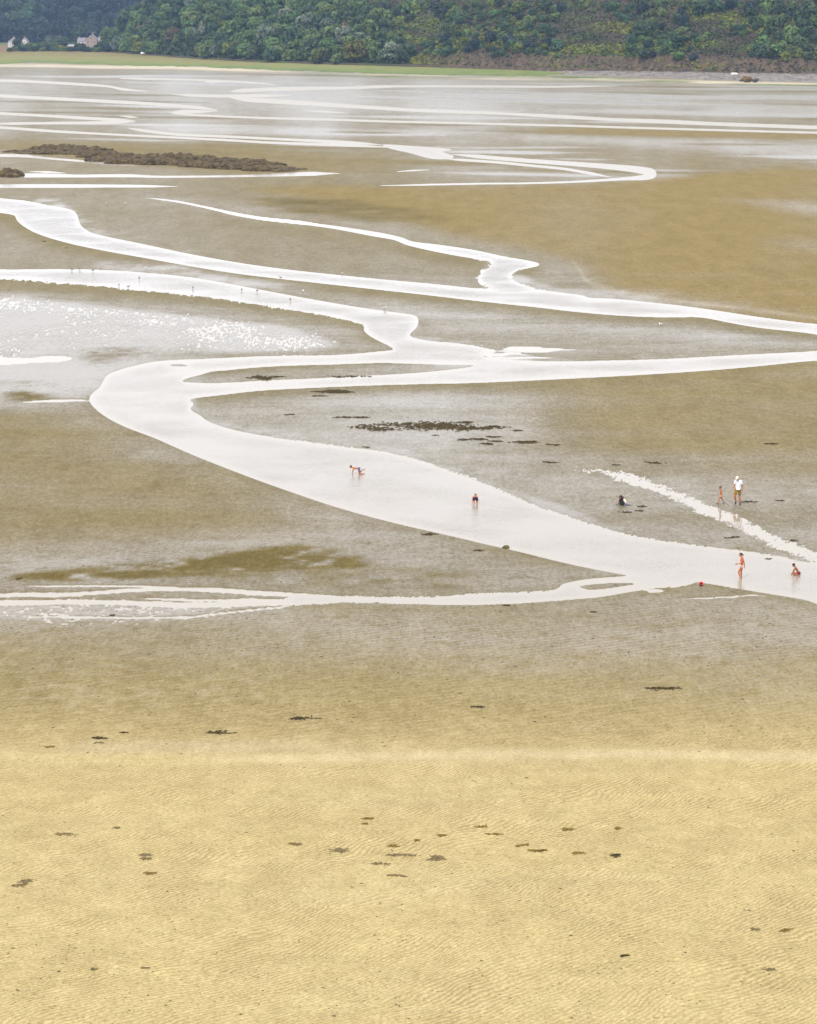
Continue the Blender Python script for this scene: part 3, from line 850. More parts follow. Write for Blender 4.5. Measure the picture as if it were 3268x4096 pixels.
def heath_material():
    m, nt, nd, lk, b = new_mat('heath_slope')
    geo = N(nd, 'ShaderNodeNewGeometry')
    def noise(scale, sx, sy, detail=6, rough=0.62):
        mp = N(nd, 'ShaderNodeMapping'); mp.inputs['Scale'].default_value = (sx, sy, 1.0)
        lk.new(geo.outputs['Position'], mp.inputs['Vector'])
        n = N(nd, 'ShaderNodeTexNoise'); n.inputs['Scale'].default_value = scale
        n.inputs['Detail'].default_value = detail; n.inputs['Roughness'].default_value = rough
        lk.new(mp.outputs['Vector'], n.inputs['Vector'])
        return n.outputs['Fac']
    ra = N(nd, 'ShaderNodeValToRGB')
    cr = ra.color_ramp
    cr.elements[0].position = 0.30; cr.elements[0].color = (0.050, 0.062, 0.026, 1)
    cr.elements[1].position = 0.70; cr.elements[1].color = (0.080, 0.110, 0.024, 1)
    for p, c in ((0.42, (0.062, 0.056, 0.034, 1)), (0.50, (0.078, 0.063, 0.044, 1)), (0.58, (0.060, 0.070, 0.030, 1))):
        e = cr.elements.new(p); e.color = c
    lk.new(noise(0.06, 1.0, 0.7), ra.inputs['Fac'])
    rk = N(nd, 'ShaderNodeValToRGB')
    rk.color_ramp.elements[0].position = 0.35; rk.color_ramp.elements[0].color = (0.058, 0.045, 0.038, 1)
    rk.color_ramp.elements[1].position = 0.68; rk.color_ramp.elements[1].color = (0.150, 0.105, 0.064, 1)
    lk.new(noise(0.35, 1.0, 1.0), rk.inputs['Fac'])
    at_ = N(nd, 'ShaderNodeAttribute', attribute_name='rock')
    mx = N(nd, 'ShaderNodeMixRGB')
    lk.new(at_.outputs['Fac'], mx.inputs[0]); lk.new(ra.outputs['Color'], mx.inputs[1]); lk.new(rk.outputs['Color'], mx.inputs[2])
    lk.new(mx.outputs['Color'], b.inputs['Base Color'])
    b.inputs['Roughness'].default_value = 0.95
    b.inputs['Specular IOR Level'].default_value = 0.1
    bu = N(nd, 'ShaderNodeBump'); bu.inputs['Strength'].default_value = 0.9; bu.inputs['Distance'].default_value = 0.8
    lk.new(noise(0.5, 1, 1), bu.inputs['Height']); lk.new(bu.outputs['Normal'], b.inputs['Normal'])
    return m

HEATH = heath_material()
xs = np.linspace(-300, 420, 400)
dys = np.concatenate([np.linspace(-6, 30, 44), np.linspace(32, 330, 100)])
hill, hme, HX, HY, HZ_ = terrain('hillside', xs, dys, foot_Y, hill_z, HEATH)
hd = (HY - foot_Y(HX)) * 0.62
hrock = sstep(XB - 20, XB + 35, HX) * (1 - sstep(5.0, 9.0, hd + 8 * (fbm(HX / 7, HY / 12, 131, 4) - 0.5))) * (0.55 + 0.9 * fbm(HX / 5, HY / 8, 133, 3))
add_attr(hme, 'rock', np.clip(hrock, 0, 1))
xs2 = np.linspace(-700, 60, 150)
far, fme, FX, FY, FZ = terrain('far_hill', xs2, np.linspace(-10, 420, 70), lambda X: 2180 + 0.35 * (X + 330), far_z, HEATH)
add_attr(fme, 'rock', np.zeros(FX.size))

# salt marsh: a low green shelf with a torn front edge
def marsh_material():
    m, nt, nd, lk, b = new_mat('salt_marsh_grass')
    geo = N(nd, 'ShaderNodeNewGeometry')
    mp = N(nd, 'ShaderNodeMapping'); mp.inputs['Scale'].default_value = (0.35, 0.10, 1)
    lk.new(geo.outputs['Position'], mp.inputs['Vector'])
    n = N(nd, 'ShaderNodeTexNoise'); n.inputs['Scale'].default_value = 0.25; n.inputs['Detail'].default_value = 6
    lk.new(mp.outputs['Vector'], n.inputs['Vector'])
    a = N(nd, 'ShaderNodeAttribute', attribute_name='back')
    su = N(nd, 'ShaderNodeMath', operation='MULTIPLY_ADD')
    lk.new(n.outputs['Fac'], su.inputs[0]); su.inputs[1].default_value = 0.55; lk.new(a.outputs['Fac'], su.inputs[2])
    ra = N(nd, 'ShaderNodeValToRGB'); cr = ra.color_ramp
    cr.elements[0].position = 0.22; cr.elements[0].color = (0.110, 0.150, 0.045, 1)
    cr.elements[1].position = 1.15 / 1.3; cr.elements[1].color = (0.170, 0.112, 0.060, 1)
    for p, c in ((0.40, (0.150, 0.185, 0.055, 1)), (0.55, (0.200, 0.190, 0.070, 1)), (0.72, (0.185, 0.165, 0.060, 1))):
        e = cr.elements.new(p); e.color = c
    lk.new(su.outputs[0], ra.inputs['Fac'])
    lk.new(ra.outputs['Color'], b.inputs['Base Color'])
    b.inputs['Roughness'].default_value = 0.95
    b.inputs['Specular IOR Level'].default_value = 0.1
    return m
mx_px = np.arange(-900, 2360, 5.0)
front = np.interp(mx_px, [-900, 0, 100, 250, 420, 600, 900, 1050, 1300, 1600, 1900, 2050, 2150, 2360], [262, 257, 250, 256, 260, 264, 271, 279, 288, 297, 303, 306, 303, 290])
front = front + 7 * (fbm(mx_px / 34.0, mx_px * 0, 141, 4) - 0.5) * np.interp(mx_px, [0, 1000, 2360], [1, 1.2, .8])
back = np.interp(mx_px, [-900, 0, 430, 560, 700, 1000, 1400, 1700, 2100, 2360], [190, 190, 198, 208, 218, 236, 249, 258, 272, 280])
tt = np.concatenate([[0, 0.015], np.linspace(0.04, 1, 40)])
MX = np.zeros((len(tt), len(mx_px))); MY = MX.copy(); MZ = MX.copy()
for k, (x, f, bk) in enumerate(zip(mx_px, front, back)):
    for j, t in enumerate(tt):
        p = at(x, f + (bk - f) * t, 0.0)
        MX[j, k], MY[j, k] = p.x, p.y
zz = np.interp(tt, [0, 0.015, 0.3, 1], [-0.15, 0.35, 0.6, 1.5])[:, None]
MZ = zz + 0.35 * (fbm(MX / 6, MY / 10, 143, 4) - 0.5) * sstep(0, 0.1, tt)[:, None]
mme = quads_mesh('salt_marsh', np.stack([MX, MY, MZ], -1).reshape(-1, 3), grid_quads(len(tt), len(mx_px)), True)
add_attr(mme, 'back', (np.repeat(tt[:, None], len(mx_px), 1) ** 0.8 * np.interp(mx_px, [0, 900, 1600, 2360], [0.78, 0.62, 0.36, 0.2])[None, :]).ravel())
marsh = mesh_obj('salt_marsh', mme, marsh_material())
tag(marsh, kind='structure')
# valley floor behind the marsh, under the village
vme = bpy.data.meshes.new('meadow')
vb = bmesh.new()
vs = [vb.verts.new((x, y, 1.3)) for x, y in ((-1100, 1930), (-170, 1930), (-40, 2700), (-1100, 2700))]
vb.faces.new(vs); vb.to_mesh(vme); vb.free()
meadow = mesh_obj('meadow', vme, mat_plain('meadow_grass', (0.09, 0.10, 0.04), 0.95, 0.25, 0.05))
tag(meadow, kind='structure')

# shingle bank along the foot of the bluff
def shingle_material():
    m, nt, nd, lk, b = new_mat('grey_shingle')
    geo = N(nd, 'ShaderNodeNewGeometry')
    mp = N(nd, 'ShaderNodeMapping'); mp.inputs['Scale'].default_value = (1, 0.5, 2.0)
    lk.new(geo.outputs['Position'], mp.inputs['Vector'])
    n = N(nd, 'ShaderNodeTexNoise'); n.inputs['Scale'].default_value = 0.22; n.inputs['Detail'].default_value = 8; n.inputs['Roughness'].default_value = 0.7
    lk.new(mp.outputs['Vector'], n.inputs['Vector'])
    ra = N(nd, 'ShaderNodeValToRGB'); cr = ra.color_ramp
    cr.elements[0].position = 0.33; cr.elements[0].color = (0.085, 0.078, 0.080, 1)
    cr.elements[1].position = 0.66; cr.elements[1].color = (0.26, 0.215, 0.165, 1)
    e = cr.elements.new(0.5); e.color = (0.165, 0.145, 0.130, 1)
    lk.new(n.outputs['Fac'], ra.inputs['Fac']); lk.new(ra.outputs['Color'], b.inputs['Base Color'])
    b.inputs['Roughness'].default_value = 0.95
    return m
SHINGLE = shingle_material()
bx = np.arange(880, 3760, 5.0)
bf = np.interp(bx, [880, 1500, 1700, 2000, 2300, 2600, 2900, 3268, 3760], [240, 262, 277, 287, 299, 311, 322, 328, 336]) + 5 * (fbm(bx / 40, bx * 0, 151, 4) - 0.5)
bb = np.interp(bx, [p[0] for p in FOOT], [p[1] for p in FOOT]) - 3
bt = np.linspace(0, 1, 22)
BX = np.zeros((len(bt), len(bx))); BY = BX.copy()
for k, (x, f, bk) in enumerate(zip(bx, bf, bb)):
    for j, t in enumerate(bt):
        p = at(x, f + (bk + 8 - f) * t, 0.0)
        BX[j, k], BY[j, k] = p.x, p.y
bz = np.interp(bt, [0, 0.25, 0.6, 0.75, 1], [0.0, 0.8, 2.0, 2.5, 2.3])[:, None] + 0.7 * (fbm(BX / 3, BY / 6, 153, 5) - 0.5) * np.interp(bt, [0, .2, 1], [.2, 1, .6])[:, None]
bme = quads_mesh('shingle_bank', np.stack([BX, BY, bz], -1).reshape(-1, 3), grid_quads(len(bt), len(bx)), False)
bank = mesh_obj('shingle_bank', bme, SHINGLE)
tag(bank, kind='structure')

# ------------------------------------------------------------------ foliage
def crown_mesh(name, rx, rz, n, leaf, seed, lobes=9, base=0.0, flat=0.75):
    """leaf clumps scattered over uneven lobes round a crown"""
    rg = np.random.default_rng(seed)
    C = []
    for k in range(lobes):
        a = rg.uniform(0, 2 * math.pi); e = rg.uniform(-0.62, 1.0)
        q = rg.uniform(0.35, 0.66)
        C.append((math.cos(a) * q * rx * math.sqrt(max(0, 1 - e * e * 0.7)), math.sin(a) * q * rx * math.sqrt(max(0, 1 - e * e * 0.7)), base + rz * (1 + 0.62 * e), rg.uniform(0.34, 0.52) * rx))
    C.append((0, 0, base + rz, 0.66 * rx))
    for k in range(5):                                  # low branches hang close to the ground
        a = k * 1.257 + rg.uniform(-.3, .3)
        C.append((math.cos(a) * rx * 0.5, math.sin(a) * rx * 0.5, base + 0.30 * rz, 0.36 * rx))
    co, qd = [], []
    for k in range(n):
        cx, cy, cz, r = C[rg.integers(len(C))]
        d = rg.normal(size=3); d /= np.linalg.norm(d)
        if d[2] < -0.55: d[2] *= -1
        rr = r * rg.uniform(0.8, 1.05)
        p = np.array([cx + d[0] * rr, cy + d[1] * rr, cz + d[2] * rr * flat])
        if p[2] < base: continue
        nrm = d + rg.normal(size=3) * 0.55; nrm /= np.linalg.norm(nrm)
        t = np.cross(nrm, rg.normal(size=3)); t /= np.linalg.norm(t)
        bq = np.cross(nrm, t)
        s = leaf * rg.uniform(0.6, 1.3)
        i = len(co)
        co += [p + t * s + bq * s * 0.3, p + bq * s * 0.8 - t * s * 0.2, p - t * s - bq * s * 0.2, p - bq * s * 0.8 + t * s * 0.25]
        qd.append((i, i + 1, i + 2, i + 3))
    return quads_mesh(name, co, qd, False)

def trunk_mesh(h, r, seed):
    rg = random.Random(seed)
    bm = bmesh.new()
    def limb(a, b, ra, rb, seg=7):
        a, b = Vector(a), Vector(b)
        d = (b - a)
        mt = Matrix.Translation((a + b) / 2) @ d.to_track_quat('Z', 'Y').to_matrix().to_4x4()
        bmesh.ops.create_cone(bm, segments=seg, cap_ends=True, radius1=ra, radius2=rb, depth=d.length, matrix=mt)
    top = (rg.uniform(-.3, .3), rg.uniform(-.3, .3), h)
    limb((0, 0, -0.8), top, r, r * 0.5)
    for k in range(5):
        a = k * 1.26 + rg.uniform(-.3, .3)
        z0 = h * rg.uniform(0.45, 0.95)
        limb((0, 0, z0), (math.cos(a) * h * 0.5, math.sin(a) * h * 0.5, z0 + h * rg.uniform(0.3, 0.6)), r * 0.42, r * 0.12, 5)
    m_ = bpy.data.meshes.new('trunk')
    bm.to_mesh(m_); bm.free()
    m_.materials.append(BARK)
    return m_

BARK = mat_plain('bark', (0.09, 0.075, 0.06), 0.95)
L_MID = mat_leaf('leaf_mid_green', (0.058, 0.098, 0.034), (0.125, 0.185, 0.058))
L_DARK = mat_leaf('leaf_dark_green', (0.032, 0.060, 0.034), (0.070, 0.112, 0.048))
L_CONIF = mat_leaf('leaf_blue_black', (0.018, 0.030, 0.036), (0.034, 0.054, 0.052))
L_YEL = mat_leaf('leaf_yellow_green', (0.085, 0.110, 0.024), (0.170, 0.185, 0.034))
L_PALE = mat_leaf('leaf_silver_green', (0.095, 0.125, 0.085), (0.165, 0.195, 0.135))
L_RUST = mat_leaf('leaf_rusty', (0.090, 0.070, 0.035), (0.150, 0.105, 0.050))
LEAVES = {'mid': L_MID, 'dark': L_DARK, 'conif': L_CONIF, 'yel': L_YEL, 'pale': L_PALE, 'rust': L_RUST}
CROWNS = {}
def crown(kind, v):
    if (kind, v) not in CROWNS:
        if v < 4: me_ = crown_mesh('crown', 5.6, 3.9, 1500, 0.66, 300 + v, lobes=9 + v, base=0.3)
        else: me_ = crown_mesh('crown', 3.6, 5.6, 1300, 0.58, 320 + v, lobes=12, base=0.3, flat=1.0)
        me_.materials.append(LEAVES[kind])
        CROWNS[(kind, v)] = me_
    return CROWNS[(kind, v)]
TRUNKS = [trunk_mesh(5.2, 0.34, s) for s in (1, 2, 3)]
SHR = {}
def shrub_mesh(kind, v):
    if (kind, v) not in SHR:
        me_ = crown_mesh('foliage', 2.3, 1.25, 520, 0.36, 400 + v, lobes=7, base=0.0, flat=0.8)
        me_.materials.append(LEAVES[kind])
        SHR[(kind, v)] = me_
    return SHR[(kind, v)]
STEM = trunk_mesh(1.2, 0.12, 9)

def tree(x, y, z, s, kind, v, label, group=None, name='broadleaf_tree', sz=1.0):
    o = empty(name, (x, y, z), random.uniform(0, 6.28))
    o.scale = (s, s, s * sz)
    tag(o, label, 'tree', group)
    link(bpy.data.objects.new('trunk', TRUNKS[v % 3]), o)
    link(bpy.data.objects.new('crown', crown(kind, v)), o)
    return o

def shrub(x, y, z, s, kind, v, label, group=None, sz=1.0):
    o = empty('shrub', (x, y, z), random.uniform(0, 6.28))
    o.scale = (s, s, s * sz)
    tag(o, label, 'shrub', group)
    link(bpy.data.objects.new('stem', STEM), o)
    link(bpy.data.objects.new('foliage', shrub_mesh(kind, v)), o)
    return o

def ray_hill(px, py, zf, y0, y1):
    """where the line of sight through a pixel meets a hill"""
    Y = np.linspace(y0, y1, 1600)
    dz = -np.tan(ang(py)) * Y + CAM_H
    depth = Y * math.cos(PITCH) + (CAM_H - dz) * math.sin(PITCH)
    X = (px - CX) * depth / F_PX
    Z = zf(X, Y)
    hit = np.nonzero(Z >= dz)[0]
    if len(hit) == 0: return None
    k = hit[0]
    return float(X[k]), float(Y[k]), float(Z[k])

def where_wood(px, py, s):
    zones = [(470, 'on the spur\'s left nose'), (540, 'between manor and van'), (610, 'above the white van'), (690, 'behind the cottage, left half'), (770, 'behind the cottage, right half'),
             (850, 'right beside the cottage'), (940, 'right of the cottage'), (1040, 'far right of the cottage'), (1140, 'halfway to the bright clump'),
             (1230, 'left of the bright clump'), (1330, 'over the bright clump, left'), (1450, 'above the bright clump'), (9999, 'right of the bright clump')]
    rows = [(62, 'at the picture top'), (105, 'high up'), (150, 'upper mid-slope'), (195, 'lower mid-slope'), (9999, 'at the wood foot')]
    return ('big ' if s > 1.12 else 'smaller '), next(t for l, t in zones if px < l), next(t for l, t in rows if py < l)
def where_heath(px, py, s):
    zones = [(1560, 'above the bright clump of trees'), (1700, 'just right of the bright clump'), (1850, 'above the bluff start'), (2000, 'left of the lone dark heather tree'), (2200, 'near the lone dark heather tree'), (2350, 'right of the lone dark heather tree'),
             (2500, 'in the middle of the right slope'), (2630, 'left of the biggest heath tree'), (2760, 'around the biggest heath tree'), (2900, 'above the white dinghy'), (3030, 'above the ochre-topped boulder'), (3150, 'near the right edge'), (9999, 'at the right edge')]
    rows = [(62, 'at the picture top'), (110, 'high up'), (160, 'halfway up'), (205, 'low down'), (9999, 'just above the rocky bluff')]
    return ('big ' if s > 1.35 else ('small ' if s < 0.95 else '')), next(t for l, t in zones if px < l), next(t for l, t in rows if py < l)
def where_far(px, py, s):
    zones = [(40, 'beyond the left edge'), (110, 'above the two white houses'), (180, 'above the bushy village trees'), (250, 'above the silver-grey village tree'), (330, 'left above the manor'), (410, 'straight above the manor'), (490, 'right above the manor'), (9999, 'behind the crest of the spur')]
    rows = [(62, 'at the picture top'), (110, 'high up'), (140, 'halfway up'), (9999, 'low down')]
    return ('big ' if s > 1.95 else 'smaller '), next(t for l, t in zones if px < l), next(t for l, t in rows if py < l)
# the mixed wood on the spur: each tree stands on the slope
placed = []
def free(x, y, r):
    for a, b_, c in placed:
        if (a - x) ** 2 + ((b_ - y) * 0.8) ** 2 < (r + c) ** 2: return False
    placed.append((x, y, r)); return True

rt = random.Random(5)
SPECIAL = [  # px, py of the foot, scale, kind, variant, label
    (1272, 250, 1.05, 'yel', 1, 'yellow-green tree at the foot of the wood, left one of the bright clump'),
    (1420, 246, 1.35, 'yel', 2, 'large olive-yellow tree in the middle of the bright clump by the marsh'),
    (1508, 248, 1.0, 'mid', 0, 'rounded dull green tree right of the olive-yellow one'),
    (1345, 254, 0.7, 'mid', 3, 'low green tree in front of the two yellow-green trees'),
    (612, 213, 1.05, 'mid', 1, 'round green tree standing at the marsh edge left of the grey cottage'),
    (560, 150, 1.0, 'rust', 0, 'rust-tinged tree in the wood above the white van'),
    (690, 168, 1.1, 'rust', 2, 'brownish thin-leaved tree in the wood behind the grey cottage'),
    (905, 130, 1.05, 'yel', 3, 'yellowish tree on the slope above and right of the cottage'),
    (960, 205, 0.9, 'mid', 2, 'pale green tree low on the slope right of the cottage'),
    (1010, 235, 0.85, 'dark', 1, 'dark rounded tree on the shore right of the cottage'),
    (865, 222, 0.8, 'pale', 1, 'pale grey-green tree at the wood edge right of the cottage'),
    (1540, 175, 0.95, 'dark', 2, 'dark tree standing above the bright clump at the wood end'),
    (2225, 205, 0.7, 'dark', 0, 'dark bushy tree alone among heather in the middle of the slope'),
    (2700, 195, 0.95, 'dark', 1, 'biggest dark round tree alone on the right heath slope'),
    (2560, 150, 0.85, 'dark', 2, 'broad dark tree on the heath up left of the biggest one'),
    (1395, 130, 0.9, 'rust', 3, 'greyish brown tree high on the wooded slope above the bright clump'),
]
for px, py, s, kd, v, lab in SPECIAL:
    hit = ray_hill(px, py, hill_z, 950, 2000)
    if hit:
        placed.append((hit[0], hit[1], 5.0 * s))
        tree(*hit, s, kd, v, lab)
n_w = 0
labs = {'mid': 'mid green wood tree', 'dark': 'dark green wood tree', 'yel': 'yellowish wood tree', 'pale': 'grey-green wood tree'}
tries = 0
while n_w < 205 and tries < 9000:
    tries += 1
    px, py = rt.uniform(430, 1640), rt.uniform(20, 252)
    lim = 1500 + (250 - py) * -1.9                     # the wood thins out up and to the right
    if px > 1640 - (250 - py) * 1.2 + rt.uniform(-120, 60): continue
    hit = ray_hill(px, py, hill_z, 950, 2000)
    if not hit or hit[1] < float(foot_Y(hit[0])) - 1: continue
    # keep a clearing for the cottage
    if 610 < px < 790 and py > 185: continue
    s = rt.uniform(0.85, 1.4)
    if not free(hit[0], hit[1], 3.15 * s): continue
    kd = rt.choices(['mid', 'dark', 'yel', 'pale'], [0.56, 0.34, 0.04, 0.06])[0]
    w3 = where_wood(px, py, s)
    tree(*hit, s, kd, rt.randrange(4), f'{w3[0]}{labs[kd]} {w3[2]}, {w3[1]}', 'trees of the hillside wood', sz=rt.uniform(0.85, 1.15))
    n_w += 1
print('wood', n_w, tries)

# dark woods of the valley side behind the village
placed_far = []
n_f = 0
for k in range(2500):
    px, py = rt.uniform(-60, 760), rt.uniform(10, 172)
    hit = ray_hill(px, py, far_z, 2000, 2700)
    if not hit: continue
    s = rt.uniform(1.6, 2.3)
    if any((a - hit[0]) ** 2 + (b_ - hit[1]) ** 2 * 0.5 < (2.7 * (s + c)) ** 2 for a, b_, c in placed_far): continue
    placed_far.append((hit[0], hit[1], s))
    kd = rt.choices(['conif', 'dark'], [0.8, 0.2])[0]
    w3 = where_far(px, py, s)
    tree(*hit, s, kd, rt.randrange(4), w3[0] + {'conif': 'blue-black tree', 'dark': 'dark green tree'}[kd] + f' {w3[2]}, {w3[1]}',
         'trees of the far wood', sz=rt.uniform(0.95, 1.3))
    n_f += 1
    if n_f >= 90: break
print('far wood', n_f)

VILLAGE = [  # px, py of foot, z, scale, kind, variant, height factor, label
    (75, 199, 'dark', 0, 1.0, 1.0, 'dark rounded tree right of the white house at the left edge'),
    (112, 204, 'mid', 1, 0.85, 0.9, 'green bushy tree at the marsh edge below the small white gable'),
    (140, 204, 'mid', 2, 0.8, 0.85, 'light green bush-like tree left of the dark tree before the village'),
    (172, 204, 'dark', 3, 0.85, 1.1, 'dark tree standing just left below the silver-grey tree'),
    (193, 195, 'pale', 0, 1.05, 1.15, 'silver-grey round-headed tree in the village'),
    (237, 196, 'pale', 5, 1.0, 1.0, 'tall greyish green tree right of the silver-grey one'),
    (262, 193, 'dark', 4, 0.95, 0.9, 'tall dark tree beside the greyish green one'),
    (300, 192, 'mid', 3, 0.9, 0.75, 'green tree left of the stone manor'),
    (320, 204, 'dark', 1, 0.9, 0.85, 'dark tree in front of the left gable of the manor'),
    (250, 205, 'yel', 0, 0.75, 0.7, 'yellow-topped bush behind the marsh in the village'),
    (225, 205, 'mid', 0, 0.6, 0.7, 'small green bush left of the yellow-topped bush'),
    (280, 206, 'dark', 2, 0.65, 0.6, 'small dark bush right of the yellow-topped bush'),
    (398, 197, 'dark', 5, 0.55, 0.9, 'slim dark tree before the manor roof'),
    (372, 164, 'mid', 2, 0.9, 0.8, 'round green tree behind the ridge of the manor'),
    (430, 208, 'conif', 1, 0.85, 1.0, 'blackish tree at the right front of the manor'),
    (372, 206, 'dark', 3, 0.7, 0.6, 'low dark bush in front of the manor'),
    (345, 207, 'dark', 0, 0.6, 0.55, 'lowest dark bush before the manor wall'),
    (442, 206, 'mid', 1, 0.95, 0.9, 'green tree at the foot of the spur right of the manor'),
    (100, 170, 'rust', 1, 0.9, 1.0, 'rust-coloured tree behind the small white gable'),
    (62, 130, 'yel', 2, 0.9, 0.9, 'pale yellowish tree high up at the left edge'),
    (404, 134, 'yel', 3, 1.5, 1.05, 'big dome-shaped tree with a yellow-green top above the manor'),
    (130, 130, 'mid', 3, 1.5, 1.05, 'big greyish green tree on the dark slope at the left'),
    (440, 165, 'mid', 0, 1.0, 0.9, 'green tree on the slope right above the manor'),
    (55, 204, 'rust', 3, 0.5, 0.6, 'small brownish bush at the left edge of the marsh'),
    (520, 212, 'mid', 2, 0.5, 0.45, 'low green bush left of the white van'),
    (628, 218, 'mid', 0, 0.42, 0.5, 'low pale bush just left of the cottage gable'),
    (668, 223, 'dark', 1, 0.5, 0.45, 'dark low bush before the cottage wall, left one'),
    (705, 222, 'mid', 3, 0.45, 0.42, 'green low bush before the cottage wall, right one'),
    (745, 226, 'dark', 2, 0.6, 0.6, 'dark bush at the right end of the cottage'),
    (775, 228, 'mid', 2, 0.65, 0.7, 'green bush right of the cottage at the shore'),
]
for px, py, kd, v, s, sz, lab in VILLAGE:
    if py < 180:
        hit = ray_hill(px, py, far_z, 2000, 2700) if px < 430 else ray_hill(px, py, hill_z, 950, 2000)
        if not hit: continue
    else:
        p = at(px, py, 1.2); hit = (p.x, p.y, 1.1)
    tree(*hit, s, kd, v, lab, sz=sz)

hg = random.Random(8)
for k in range(34):                                     # hedge trees along the back of the marsh, between the houses
    row = k % 2
    px = 44 + (k // 2) * 24.5 + hg.uniform(-7, 7); py = (205 if row == 0 else 197) + hg.uniform(-1.5, 1.5) + max(0, px - 300) * 0.025
    if row and any(abs(px - q) < w for q, w in ((60, 16), (101, 14), (366, 66), (287, 20))): continue
    p = at(px, py, 1.2); s = hg.uniform(0.5, 0.75) if row == 0 else hg.uniform(0.7, 1.0)
    kd = hg.choice(['mid', 'dark', 'dark', 'mid', 'conif'])
    zone = next(t for l, t in ((85, 'near the left edge'), (130, 'below the small white gable'), (170, 'left of the silver-grey tree'), (215, 'below the silver-grey tree'), (262, 'beside the yellow-topped bush'), (310, 'left of the manor'), (360, 'before the left gable of the manor'), (410, 'before the manor'), (9999, 'right of the manor')) if px < l)
    tree(p.x, p.y, 1.1, s, kd, hg.randrange(4), {'mid': 'green', 'dark': 'dark green', 'conif': 'blackish'}[kd] + (' bushy tree in the front hedge row ' if row == 0 else ' bushy tree in the second hedge row ') + zone, 'hedge trees behind the marsh', sz=hg.uniform(0.6, 0.85))
# shrubs over the heath
n_s = 0
placed_s = []
for k in range(8000):
    px, py = rt.uniform(1330, 3330), rt.uniform(20, 282)
    if px < 1640 - (250 - py) * 1.2: continue
    hit = ray_hill(px, py, hill_z, 900, 1900)
    if not hit or hit[2] < 7: continue
    dens = float(fbm(hit[0] / 30, hit[1] / 45, 161, 3))
    if px > 3050: dens += 0.2
    if dens < 0.40: continue
    s = rt.uniform(0.7, 1.9) * (1.25 if dens > 0.58 else 0.9)
    if any((a - hit[0]) ** 2 + (b_ - hit[1]) ** 2 * 0.6 < (1.5 * (s + c)) ** 2 for a, b_, c in placed_s): continue
    placed_s.append((hit[0], hit[1], s))
    kd = rt.choices(['dark', 'mid', 'yel', 'conif'], [0.5, 0.3, 0.06, 0.14])[0]
    w3 = where_heath(px, py, s)
    shrub(*hit, s, kd, rt.randrange(5), w3[0] + {'dark': 'dark green shrub', 'mid': 'mid green shrub', 'yel': 'bright yellow-green shrub', 'conif': 'blackish green shrub'}[kd] + f' {w3[2]}, {w3[1]}', 'shrubs on the heath slope', sz=rt.uniform(0.8, 1.3))
    n_s += 1
    if n_s >= 280: break
print('shrubs', n_s)

